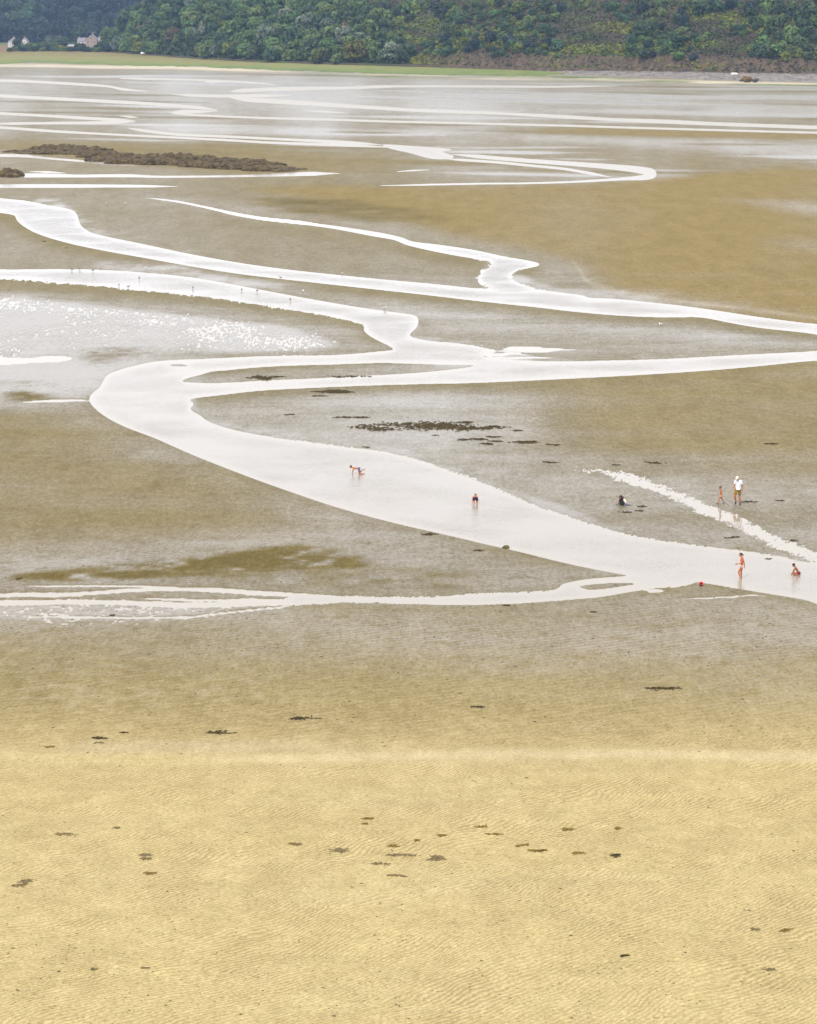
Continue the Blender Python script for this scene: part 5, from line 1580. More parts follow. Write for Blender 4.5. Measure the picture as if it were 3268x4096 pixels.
def head(bm, root, c, f, u, S, skin, hair_mat, hair='short'):
    """skull, jaw, nose, ears go into the body; eyes, mouth and hair are parts"""
    c = Vector(c); F = frame(f, u)
    r, fw, up = F.col[0], F.col[1], F.col[2]
    h = 0.105 * S                                      # half the head's height
    ball(bm, c + up * h * 0.18, h, (0.72, 0.90, 0.80), F)
    ball(bm, c - up * h * 0.38 + fw * h * 0.20, h, (0.54, 0.60, 0.58), F)
    ball(bm, c - up * h * 0.78 + fw * h * 0.48, h * 0.24, (1, 0.9, 0.8), F)
    cone(bm, c + fw * h * 0.82 + up * h * 0.08, c + fw * h * 0.90 - up * h * 0.20, h * 0.08, h * 0.13, 8)
    ball(bm, c + fw * h * 0.74 + up * h * 0.22, h * 0.2, (2.6, 0.8, 0.6), F)
    for s in (-1, 1):
        ball(bm, c + r * s * h * 0.74 - fw * h * 0.05, h * 0.25, (0.35, 0.7, 1.0), F)
        eb = bmesh.new(); ball(eb, c + r * s * h * 0.30 + fw * h * 0.80 + up * h * 0.06, h * 0.13, (1, 0.6, 0.75), F)
        bm_obj('eye', eb, EYE, root)
    mb = bmesh.new(); ball(mb, c + fw * h * 0.78 - up * h * 0.46, h * 0.2, (1.1, 0.5, 0.32), F); bm_obj('mouth', mb, LIP, root)
    hb = bmesh.new()
    ball(hb, c + up * h * 0.26 - fw * h * 0.07, h * 1.06, (0.76, 0.93, 0.82), F)
    bmesh.ops.subdivide_edges(hb, edges=hb.edges[:], cuts=2, use_grid_fill=True)
    for v in hb.verts:
        d = v.co - c
        x, y, z = d.dot(r) / h, d.dot(fw) / h, d.dot(up) / h
        k = 0.06 * (vnoise(np.array([x * 7 + 3]), np.array([y * 7 + z * 4]), 5)[0] - 0.3)
        v.co = c + d * (1 + k)
    low = lambda p: (p.dot(up) / h) < (0.30 + 0.35 * max(0, p.dot(fw) / h) if p.dot(fw) > 0.1 * h else -0.32 + 0.5 * max(0, p.dot(fw) / h + .1))
    bmesh.ops.delete(hb, geom=[fc for fc in hb.faces if low(fc.calc_center_median() - c)], context='FACES')
    if hair == 'pony':
        cone(hb, c - fw * h * 0.8 + up * h * 0.2, c - fw * h * 1.25 - up * h * 0.25, h * 0.34, h * 0.36, 10)
        cone(hb, c - fw * h * 1.25 - up * h * 0.25, c - fw * h * 1.2 - up * h * 0.95, h * 0.34, h * 0.12, 10)
    bm_obj('hair', hb, hair_mat, root)

def person(px, py, label, J, S, skin, hair_mat, face, up=(0, 0, 1), hair='short', build=1.0, voxel=0.011, dz=0.0, feet=True, curl=0.35, HS=1.0, name='person'):
    """J: joints in metres, x to the right, y away from the camera, z up, from the ground point (px, py)"""
    p = at(px, py, dz)
    root = empty(name, p); tag(root, label, 'person', 'people on the tidal flat')
    bm = bmesh.new()
    B = S * build
    j = {k: Vector(v) for k, v in J.items()}
    sh = (j['shL'] + j['shR']) / 2; hp = (j['hipL'] + j['hipR']) / 2
    ax = (sh - hp); acr = (j['shR'] - j['shL']).normalized()
    fwd = Vector(J.get('chest_dir', (0, -1, 0)))
    F = frame(fwd, ax)
    chest = hp + ax * 0.70; belly = hp + ax * 0.34
    ball(bm, chest, 0.155 * B, (1.0, 0.68, 1.05), F)
    ball(bm, belly, 0.125 * B, (1.02, 0.76, 1.25), F)
    ball(bm, hp + ax * 0.03, 0.135 * B, (1.1, 0.82, 0.85), F)
    cone(bm, j['shL'], j['shR'], 0.060 * B, 0.060 * B)
    cone(bm, sh - ax * 0.03, j['head'] - (j['head'] - sh) * 0.30, 0.066 * B, 0.050 * B)
    for s, k in ((-1, 'L'), (1, 'R')):
        cone(bm, j['sh' + k], j['el' + k], 0.050 * B, 0.040 * B)
        cone(bm, j['el' + k], j['wr' + k], 0.040 * B, 0.027 * B)
        hand(bm, j['wr' + k], j['el' + k], S, s, curl)
        cone(bm, j['hip' + k], j['kn' + k], 0.082 * B, 0.055 * B)
        mid = j['kn' + k] + (j['an' + k] - j['kn' + k]) * 0.35
        cone(bm, j['kn' + k], mid, 0.053 * B, 0.056 * B)
        cone(bm, mid, j['an' + k], 0.055 * B, 0.035 * B)
        if feet:
            t = j['toe' + k]; hl = j['an' + k] + (j['an' + k] - t).normalized() * 0.03 * S - Vector((0, 0, 0.035 * S))
            if abs(t.z - j['an' + k].z) > 0.25 * S: hl = j['an' + k]
            cone(bm, hl, t, 0.036 * S, 0.028 * S, 10)
            cone(bm, j['an' + k], hl, 0.036 * S, 0.036 * S, 10)
            for q in range(3):
                sd_ = (t - hl).cross(Vector((0, 0, 1)))
                if sd_.length > 1e-4:
                    sd_.normalize(); ball(bm, t + sd_ * (q - 1) * 0.022 * S + (t - hl).normalized() * 0.012 * S, 0.016 * S)
    head(bm, root, j['head'], face, up, HS, skin, hair_mat, hair)
    b = fused('body', bm, voxel, skin, root)
    return root, j, B, F, hp, sh, ax

def shorts(root, j, B, F, hp, ax, mat, frac=0.6, name='shorts', loose=0.022, voxel=0.011):
    bm = bmesh.new()
    ball(bm, hp + ax * 0.02, 0.150 * B, (1.12, 0.92, 0.98), F)
    for k in 'LR':
        a = j['hip' + k]; e = a + (j['kn' + k] - a) * frac
        ball(bm, a, 0.098 * B)
        cone(bm, a, e, 0.094 * B, 0.066 * B + loose, 16, False)
    return fused(name, bm, voxel, mat, root, 1)
def brief(root, j, B, F, hp, ax, mat, name='swim_briefs', h=0.75):
    bm = bmesh.new()
    ball(bm, hp + ax * 0.02, 0.142 * B, (1.10, 0.865, h * 0.98), F)
    for k in 'LR':
        a = j['hip' + k]; ball(bm, a, 0.088 * B); cone(bm, a, a + (j['kn' + k] - a) * 0.06, 0.088 * B, 0.087 * B, 16, False)
    return fused(name, bm, 0.011, mat, root, 1)
def shoe(root, an, toe, S, mat):
    bm = bmesh.new()
    d = (Vector(toe) - Vector(an)); d.z = min(d.z, -0.02)
    hl = Vector(an) - Vector((0, 0, 0.045 * S))
    cone(bm, hl, Vector(toe) + d.normalized() * 0.02, 0.048 * S, 0.040 * S, 12)
    ball(bm, (hl + Vector(toe)) / 2 - Vector((0, 0, 0.015 * S)), 0.05 * S, (1.0, 1.2, 0.6))
    cone(bm, hl, Vector(an) + Vector((0, 0, 0.005)), 0.050 * S, 0.046 * S, 12, False)
    return fused('shoe', bm, 0.012, mat, root, 1)

# --- the man in the white cap, walking towards us and looking down
ZG = ground_z(2950, 2017) + 0.012
S = 1.0
J = dict(shL=(-0.165, -0.02, 1.455), shR=(0.185, 0.03, 1.43), hipL=(-0.10, 0.0, 0.90), hipR=(0.115, 0.0, 0.90), head=(-0.075, -0.07, 1.635),
         elL=(-0.235, -0.03, 1.20), wrL=(-0.325, -0.12, 0.965), elR=(0.255, 0.06, 1.17), wrR=(0.265, 0.0, 0.90),
         knL=(-0.195, -0.14, 0.55), anL=(-0.105, 0.02, 0.16), toeL=(-0.165, -0.16, 0.06), knR=(0.105, 0.02, 0.50), anR=(0.155, 0.02, 0.09), toeR=(0.105, -0.15, 0.03))
root, j, B, Fm, hp, sh, ax = person(2950, 2017, 'man in white t-shirt, cream cap and olive shorts walking on the wet sand', J, S, SKIN2, HAIR_BR, (-0.35, -0.9, -0.42), dz=ZG, feet=False, build=1.0)
shorts(root, j, B, Fm, hp, ax, OLIVE_CLOTH, 0.80, loose=0.030)
bm = bmesh.new()

for q in range(25): ball(bm, hp + ax * (0.12 + 0.64 * q / 24), 0.158 + 0.010 * (q / 24), (1.0, 0.74, 0.62), Fm)
cone(bm, hp + ax * 0.14, hp + ax * 0.02, 0.150, 0.156, 18, False); cone(bm, j['shL'], j['shR'], 0.066, 0.066); cone(bm, sh - ax * 0.1, sh + ax * 0.06, 0.10, 0.082, 14, False)
for k in 'LR': cone(bm, j['sh' + k], j['sh' + k] + (j['el' + k] - j['sh' + k]) * 0.72, 0.062, 0.066, 14, False); ball(bm, j['sh' + k], 0.062)
fused('t_shirt', bm, 0.012, WHITE_CLOTH, root, 5)
f = Vector((-0.35, -0.9, -0.42)).normalized(); FF = frame(f, (0, 0, 1)); c = j['head']; h = 0.105
bm = bmesh.new(); ball(bm, c + FF.col[2] * h * 0.42, h * 1.1, (0.80, 0.98, 0.78), FF)
bmesh.ops.delete(bm, geom=[fc for fc in bm.faces if (fc.calc_center_median() - c).dot(FF.col[2]) < h * 0.40], context='FACES')
capo = bm_obj('cap', bm, CREAM_CLOTH, root)
bm = bmesh.new(); ball(bm, c + FF.col[2] * h * 0.46 + FF.col[1] * h * 1.15, h * 0.75, (0.95, 0.95, 0.10), FF); bm_obj('peak', bm, CREAM_CLOTH, capo)
bm = bmesh.new(); ball(bm, c + FF.col[1] * h * 0.45 - FF.col[2] * h * 0.62, h * 0.55, (0.95, 0.78, 0.62), FF); bm_obj('beard', bm, HAIR_BR, root)
for k in 'LR': shoe(root, j['an' + k], j['toe' + k], 1.0, SHOE)

# --- the small boy walking beside him, seen from the side
S = 0.66
J = dict(shL=(-0.035, -0.10, 0.835), shR=(0.03, 0.10, 0.83), hipL=(-0.005, -0.062, 0.475), hipR=(0.015, 0.062, 0.475), head=(-0.045, 0.0, 1.005),
         elL=(0.055, -0.135, 0.66), wrL=(-0.005, -0.145, 0.50), elR=(0.06, 0.13, 0.66), wrR=(-0.02, 0.13, 0.51),
         knL=(-0.105, -0.06, 0.285), anL=(-0.135, -0.06, 0.075), toeL=(-0.235, -0.06, 0.03), knR=(0.095, 0.06, 0.265), anR=(0.235, 0.06, 0.10), toeR=(0.185, 0.06, 0.02), chest_dir=(-1, 0, 0))
ZB = ground_z(2883, 2015) + 0.012
root, j, B, Fm, hp, sh, ax = person(2882, 2015, 'small bare-chested boy walking left beside the man in the cap', J, S, SKIN, HAIR_BR, (-1, -0.1, -0.08), dz=ZB, feet=False, HS=0.84, build=0.98, voxel=0.009)
brief(root, j, B, Fm, hp, ax, PINKISH)
for k in 'LR': shoe(root, j['an' + k], j['toe' + k], 0.66, SHOE2)

# --- the girl wading
S = 0.83
J = dict(shL=(-0.015, -0.125, 1.13), shR=(0.07, 0.125, 1.13), hipL=(0.015, -0.082, 0.685), hipR=(0.06, 0.082, 0.70), head=(-0.045, -0.01, 1.315),
         elL=(-0.04, -0.17, 0.89), wrL=(-0.235, -0.20, 0.865), elR=(0.165, 0.15, 0.875), wrR=(0.205, 0.12, 0.63),
         knL=(-0.135, -0.07, 0.40), anL=(-0.035, -0.06, 0.06), toeL=(-0.155, -0.07, 0.01), knR=(0.02, 0.08, 0.36), anR=(0.055, 0.10, 0.06), toeR=(-0.03, 0.10, 0.01), chest_dir=(-1, -0.15, 0))
root, j, B, Fm, hp, sh, ax = person(2963, 2315, 'girl with a dark ponytail in a coral bikini top wading left', J, S, SKIN2, HAIR_DK, (-1, -0.12, -0.16), dz=-0.035, hair='pony', build=0.97, HS=0.93)
brief(root, j, B, Fm, hp, ax, PINKISH, 'bikini_bottom', 0.72)
bm = bmesh.new()
ball(bm, hp + ax * 0.74, 0.150 * B, (1.03, 0.80, 0.62), Fm)
for s in (-1, 1): ball(bm, hp + ax * 0.74 + Fm.col[0] * s * 0.05 * B + Fm.col[1] * 0.085 * B, 0.055 * B)
for k in 'LR': cone(bm, hp + ax * 0.80 + Fm.col[1] * 0.09 * B + (j['sh' + k] - sh) * 0.4, sh + ax * 0.07 + (j['sh' + k] - sh) * 0.28 + Fm.col[1] * 0.045 * B, 0.022, 0.02, 8)
fused('bikini_top', bm, 0.010, CORAL, root, 1)

# --- the boy kneeling in the water at the right edge
S = 0.74
J = dict(shL=(-0.06, -0.115, 0.415), shR=(0.0, 0.115, 0.415), hipL=(0.165, -0.075, 0.105), hipR=(0.175, 0.075, 0.105), head=(-0.125, 0.0, 0.545),
         elL=(-0.125, -0.15, 0.215), wrL=(-0.215, -0.10, 0.075), elR=(-0.105, 0.14, 0.22), wrR=(-0.205, 0.09, 0.07),
         knL=(-0.125, -0.10, 0.065), anL=(0.135, -0.12, -0.01), toeL=(0.235, -0.12, -0.02), knR=(-0.12, 0.12, 0.065), anR=(0.14, 0.13, -0.01), toeR=(0.235, 0.13, -0.02), chest_dir=(-0.9, 0, -0.5))
root, j, B, Fm, hp, sh, ax = person(3183, 2300, 'dark-haired boy kneeling in the shallow water at the right edge', J, S, SKIN3, HAIR_DK, (-0.85, -0.1, -0.6), dz=-0.01, build=0.95, voxel=0.010, HS=0.88)
shorts(root, j, B, Fm, hp, ax, CRIMSON, 0.35, 'swim_trunks', 0.012)

# --- the boy on hands and knees in the stream
S = 0.76
J = dict(shL=(-0.075, -0.115, 0.385), shR=(-0.065, 0.115, 0.385), hipL=(0.275, -0.075, 0.365), hipR=(0.285, 0.075, 0.365), head=(-0.245, -0.02, 0.485),
         elL=(-0.115, -0.15, 0.20), wrL=(-0.17, -0.12, 0.035), elR=(-0.135, 0.14, 0.19), wrR=(-0.16, 0.12, 0.03),
         knL=(0.285, -0.10, 0.045), anL=(0.555, -0.10, 0.045), toeL=(0.665, -0.10, 0.02), knR=(0.30, 0.10, 0.05), anR=(0.545, 0.11, 0.295), toeR=(0.69, 0.11, 0.285), chest_dir=(0, 0, -1))
root, j, B, Fm, hp, sh, ax = person(1419, 1896, 'boy in blue-lilac shorts crawling on hands and knees in the stream', J, S, SKIN, HAIR_BR, (-0.75, -0.35, -0.65), (-0.5, -0.1, 0.85), dz=-0.012, build=0.95, voxel=0.010, HS=0.88)
shorts(root, j, B, Fm, hp, ax, LILAC, 0.62, loose=0.02)

# --- the boy bending over, seen from behind
S = 0.80
J = dict(shL=(-0.125, 0.34, 0.405), shR=(0.105, 0.36, 0.40), hipL=(-0.085, 0.02, 0.37), hipR=(0.075, 0.02, 0.37), head=(0.01, 0.50, 0.465),
         elL=(-0.205, 0.27, 0.20), wrL=(-0.175, 0.12, 0.06), elR=(0.165, 0.33, 0.20), wrR=(0.115, 0.26, 0.05),
         knL=(-0.095, 0.13, 0.185), anL=(-0.075, -0.04, 0.045), toeL=(-0.085, 0.09, 0.01), knR=(0.085, 0.13, 0.185), anR=(0.055, -0.04, 0.045), toeR=(0.07, 0.09, 0.01), chest_dir=(0, 0.35, -1))
root, j, B, Fm, hp, sh, ax = person(1902, 2017, 'sandy-haired boy in navy shorts bending down in the water, seen from behind', J, S, SKIN2, HAIR_BL, (0.1, 0.85, -0.45), (0, 0.3, 0.9), dz=-0.03, build=0.97, voxel=0.010, HS=0.88)
shorts(root, j, B, Fm, hp, ax, NAVY, 0.78, loose=0.02)

# ------------------------------------------------------------------ red bucket
RED = mat_plain('red_plastic', (0.72, 0.010, 0.012), 0.35, 0.05, 4, 0.5)
RED2 = mat_plain('light_red_plastic', (0.85, 0.12, 0.11), 0.35, 0.05, 4, 0.5)
p = at(2804, 2345)
bz_ = ground_z(2804, 2345)
bk = empty('bucket', (p.x, p.y, max(bz_, 0.0) - 0.01), R(15)); tag(bk, 'red plastic toy bucket standing on wet sand by the stream', 'bucket')
bm = bmesh.new()
pr = [(0.0, 0.004), (0.068, 0.004), (0.072, 0.0), (0.095, 0.205), (0.101, 0.205), (0.101, 0.222), (0.090, 0.222), (0.087, 0.205), (0.066, 0.014), (0.0, 0.014)]
n_ = 28
ringv = [[bm.verts.new((r_ * math.cos(2 * math.pi * k / n_), r_ * math.sin(2 * math.pi * k / n_), z_)) for k in range(n_)] for r_, z_ in pr[1:-1]]
for a, b_ in zip(ringv[:-1], ringv[1:]):
    for k in range(n_): bm.faces.new([a[k], a[(k + 1) % n_], b_[(k + 1) % n_], b_[k]])
bm.faces.new(list(reversed(ringv[0]))); bm.faces.new(ringv[-1])
bmesh.ops.recalc_face_normals(bm, faces=bm.faces[:])
bm_obj('pail', bm, RED, bk)
bm = bmesh.new()
prev = None
for k in range(13):
    a = math.pi * k / 12
    q = Vector((0.104 * math.cos(a), -0.05 - 0.07 * math.sin(a), 0.212 - 0.105 * math.sin(a)))
    if prev is not None: cone(bm, prev, q, 0.0065, 0.0065, 8)
    prev = q
bm_obj('handle', bm, RED2, bk)

# ------------------------------------------------------------------ rucksack, net, towel, bottle, sandals
p0 = at(2487, 2024); g0 = ground_z(2487, 2024)
BLK = mat_plain('black_nylon', (0.012, 0.011, 0.011), 0.6, 0.2, 6)
GRN = mat_plain('dark_green_nylon', (0.012, 0.022, 0.016), 0.6, 0.2, 6)
rk = empty('rucksack', (p0.x, p0.y, g0 - 0.01), R(-4)); tag(rk, 'black rucksack standing upright on the wet sand', 'rucksack')
def soft_box(name, c, s, mat, parent, tilt=0.0, pw=3.0):
    bm = bmesh.new(); bmesh.ops.create_icosphere(bm, subdivisions=4, radius=1)
    for v in bm.verts:
        n = v.co.normalized()
        k = (abs(n.x) ** pw + abs(n.y) ** pw + abs(n.z) ** pw) ** (-1 / pw)
        w = 1 + 0.10 * (vnoise(np.array([n.x * 3 + c[0] * 9]), np.array([n.z * 3 + n.y * 2]), 4)[0] - 0.5)
        v.co = Vector((c[0] + n.x * k * s[0] * w + tilt * n.z * k * s[2], c[1] + n.y * k * s[1] * w, c[2] + n.z * k * s[2] * w))
    return bm_obj(name, bm, mat, parent)
soft_box('bag', (-0.02, 0, 0.27), (0.13, 0.12, 0.27), BLK, rk, -0.16, 3.5)
soft_box('front_pocket', (0.06, -0.07, 0.14), (0.12, 0.09, 0.14), GRN, rk, -0.05)
soft_box('top_flap', (-0.06, -0.01, 0.545), (0.105, 0.10, 0.055), BLK, rk, 0.35)
bm = bmesh.new(); prev = None
for k in range(10):
    a = math.pi * k / 9
    q = Vector((-0.06 + 0.06 * math.cos(a), 0.0, 0.57 + 0.05 * math.sin(a)))
    if prev is not None: cone(bm, prev, q, 0.012, 0.012, 6)
    prev = q
bm_obj('grab_loop', bm, BLK, rk)
soft_box('side_pouch', (0.095, 0.03, 0.49), (0.035, 0.04, 0.045), BLK, rk)
bm = bmesh.new(); prev = None
for k in range(10):
    a = k / 9
    q = Vector((-0.13 - 0.05 * math.sin(math.pi * a), -0.06, 0.50 - 0.44 * a))
    if prev is not None: cone(bm, prev, q, 0.016, 0.016, 6)
    prev = q
bm_obj('shoulder_strap', bm, BLK, rk)

tw = soft_box('towel', (0, 0, 0.11), (0.085, 0.08, 0.13), CREAM_CLOTH, None, -0.35, 2.6)
tw.location = (p0.x + 0.185, p0.y - 0.05, g0 + 0.14); tag(tw, 'cream white towel stuffed against the right side of the black rucksack', 'towel')
bt_ = empty('water_bottle', (p0.x + 0.245, p0.y - 0.09, g0 - 0.005)); tag(bt_, 'blue plastic bottle standing right of the towel by the rucksack', 'bottle')
bm = bmesh.new(); cone(bm, (0, 0, 0.0), (0, 0, 0.15), 0.036, 0.036, 16, False); cone(bm, (0, 0, 0.15), (0, 0, 0.185), 0.036, 0.016, 16, False)
bm_obj('bottle_body', bm, mat_plain('blue_plastic', (0.06, 0.13, 0.52), 0.3, 0.1, 6, 0.5), bt_)
bm = bmesh.new(); cone(bm, (0, 0, 0.183), (0, 0, 0.215), 0.017, 0.016, 12, False); bm_obj('cap', bm, WHITE_CLOTH, bt_, False)

nt_ = empty('fishing_net', (p0.x - 0.27, p0.y - 0.03, g0)); tag(nt_, 'child\'s shrimping net with a pink pole leaning on the black rucksack', 'net')
bm = bmesh.new(); cone(bm, (-0.19, -0.06, 0.03), (0.20, -0.10, 0.52), 0.011, 0.011, 10); bm_obj('pole', bm, mat_plain('pink_pole', (0.72, 0.20, 0.155), 0.5, 0.05), nt_)
bm = bmesh.new(); cone(bm, (-0.225, -0.055, -0.01), (-0.185, -0.06, 0.04), 0.014, 0.014, 8); bm_obj('tip', bm, mat_plain('rubber_tip', (0.07, 0.06, 0.035), 0.8), nt_)
bm = bmesh.new()
hoop = [Vector((0.09 + 0.16 * math.cos(a), 0.02 + 0.12 * math.sin(a), 0.02)) for a in np.linspace(0, 2 * math.pi, 21)]
for a, b_ in zip(hoop[:-1], hoop[1:]): cone(bm, a, b_, 0.007, 0.007, 6)
bm_obj('hoop', bm, DKR, nt_)
bm = bmesh.new()
for i in range(20):
    a0, a1 = hoop[i], hoop[i + 1]
    for k in range(6):
        f0 = k / 6; f1 = (k + 1) / 6
        top_ = Vector((0.17, 0.02, 0.26))
        A0, A1 = a0.lerp(top_, f0 ** 0.8), a1.lerp(top_, f0 ** 0.8)
        B0 = a0.lerp(top_, f1 ** 0.8)
        cone(bm, A0, B0, 0.0035, 0.0035, 4, False); cone(bm, A0, A1, 0.0035, 0.0035, 4, False)
bm_obj('mesh_bag', bm, mat_plain('grey_mesh', (0.13, 0.115, 0.085), 0.9), nt_, False)

SAND_M = mat_plain('brown_sandal', (0.055, 0.042, 0.036), 0.7, 0.2)
for (dx, dy, rz), lab in (((0.35, -0.05, R(75)), 'dark sandal lying on the sand right of the bottle, nearer the rucksack'), ((0.45, -0.08, R(98)), 'dark sandal lying on the sand furthest right of the rucksack')):
    s_ = empty('sandal', (p0.x + dx, p0.y + dy, g0 + 0.0), rz); tag(s_, lab, 'sandal', 'sandals beside the rucksack')
    bm = bmesh.new(); ball(bm, (0, 0, 0.012), 0.1, (0.42, 1.05, 0.16)); bm_obj('sole', bm, SAND_M, s_)
    for yy in (-0.03, 0.045):
        bm = bmesh.new(); prev = None
        for k in range(9):
            a = math.pi * k / 8
            q = Vector((0.042 * math.cos(a), yy, 0.015 + 0.045 * math.sin(a)))
            if prev is not None: cone(bm, prev, q, 0.008, 0.008, 6)
            prev = q
        bm_obj('strap', bm, SAND_M, s_)

# ------------------------------------------------------------------ birds
GULL_W = mat_plain('white_feathers', (0.80, 0.79, 0.78), 0.8, 0.04)
WADER = mat_plain('grey_brown_feathers', (0.17, 0.15, 0.13), 0.9, 0.3, 12)
def bird(px, py, L, white, rz, label, legs=1.0):
    L *= 0.85
    p = at(px, py); g = ground_z(px, py)
    o = empty('gull' if white else 'wading_bird', (p.x, p.y, g - 0.02), rz); tag(o, label, 'bird', 'birds on the tidal flat')
    z0 = L * 0.42 * legs
    bm = bmesh.new()
    ball(bm, (0, 0, z0 + L * 0.22), L * 0.24, (1.7, 0.85, 0.95))
    cone(bm, (L * 0.26, 0, z0 + L * 0.30), (L * 0.40, 0, z0 + L * 0.56), L * 0.13, L * 0.085, 8)
    ball(bm, (L * 0.43, 0, z0 + L * 0.60), L * 0.11)
    cone(bm, (-L * 0.3, 0, z0 + L * 0.25), (-L * 0.62, 0, z0 + L * 0.27), L * 0.13, L * 0.03, 8)
    fused('body', bm, L * 0.05, GULL_W if white else WADER, o, 1)
    bm = bmesh.new(); cone(bm, (L * 0.5, 0, z0 + L * 0.60), (L * (0.68 if white else 0.82), 0, z0 + L * 0.55), L * 0.035, L * 0.012, 6); bm_obj('bill', bm, OCHR if white else DKR, o)
    for s in (-1, 1):
        bm = bmesh.new(); ball(bm, (-L * 0.08, s * L * 0.18, z0 + L * 0.27), L * 0.3, (1.35, 0.22, 0.52)); bm_obj('wing', bm, mat_plain('grey_wing', (0.42, 0.43, 0.46), 0.8) if white else WADER, o)
        bm = bmesh.new(); cone(bm, (0, s * L * 0.09, z0 + L * 0.1), (0.01, s * L * 0.09, 0), L * 0.025, L * 0.02, 6); cone(bm, (0.01, s * L * 0.09, 0.005), (L * 0.14, s * L * 0.09, 0.005), L * 0.02, L * 0.015, 6); bm_obj('leg', bm, OCHR if white else DKR, o)
for a in [
    (427, 820, 0.42, 1, R(200), 'white gull on the sand above the bend of the middle stream, left of two'),
    (500, 820, 0.42, 1, R(20), 'white gull on the sand above the bend of the middle stream, right of two'),
    (584, 1080, 0.40, 1, R(150), 'white gull at the upper edge of the main stream at the left'),
    (1213, 1174, 0.42, 1, R(100), 'white gull standing at the water edge between the main and the middle stream'),
    (1540, 1240, 0.40, 1, R(10), 'white gull on the bank above the sharp turn of the stream'),
    (2643, 1308, 0.45, 1, R(170), 'white gull standing alone on the sand at the right between two streams'),
    (288, 1084, 0.34, 0, R(185), 'dark wading bird at the upper stream edge, farthest left'),
    (318, 1080, 0.34, 0, R(20), 'dark wading bird at the upper stream edge, second from left'),
    (372, 1086, 0.36, 0, R(5), 'dark wading bird at the upper stream edge, third from left'),
    (557, 1118, 0.40, 0, R(90), 'dark wading bird alone in the middle of the main stream at the left'),
    (476, 1146, 0.36, 0, R(80), 'dark wading bird at the lower stream edge, left of a close pair'),
    (513, 1152, 0.36, 0, R(10), 'dark wading bird at the lower stream edge, right of a close pair'),
    (772, 1156, 0.40, 0, R(95), 'dark wading bird in the main stream where it starts to slope down'),
    (967, 1164, 0.40, 0, R(85), 'dark wading bird in the stream left of the two central ones'),
    (1029, 1168, 0.38, 0, R(30), 'dark wading bird in the stream, middle of the three'),
    (1161, 1204, 0.42, 0, R(100), 'dark wading bird in the stream, right one of the three'),
    (1122, 1116, 0.34, 0, R(170), 'dark wading bird on the lower edge of the middle stream'),
    (1368, 1100, 0.32, 1, R(60), 'small pale gull on the upper bank of the middle stream'),
]: bird(*a)

# ------------------------------------------------------------------ seaweed
def weed_material(name, a, b_):
    m, nt, nd, lk, bs = new_mat(name)
    geo = N(nd, 'ShaderNodeNewGeometry')
    n = N(nd, 'ShaderNodeTexNoise'); n.inputs['Scale'].default_value = 14; n.inputs['Detail'].default_value = 4
    lk.new(geo.outputs['Position'], n.inputs['Vector'])
    ra = N(nd, 'ShaderNodeValToRGB'); ra.color_ramp.elements[0].position = 0.35; ra.color_ramp.elements[1].position = 0.7
    ra.color_ramp.elements[0].color = (*a, 1); ra.color_ramp.elements[1].color = (*b_, 1)
    lk.new(n.outputs['Fac'], ra.inputs['Fac']); lk.new(ra.outputs['Color'], bs.inputs['Base Color'])
    bs.inputs['Roughness'].default_value = 0.8; bs.inputs['Specular IOR Level'].default_value = 0.1
    return m
WD = weed_material('dark_wrack', (0.034, 0.025, 0.011), (0.085, 0.064, 0.028))
WG = weed_material('grey_dry_wrack', (0.115, 0.090, 0.045), (0.230, 0.180, 0.092))
WO = weed_material('ochre_wrack', (0.120, 0.080, 0.018), (0.240, 0.165, 0.050))
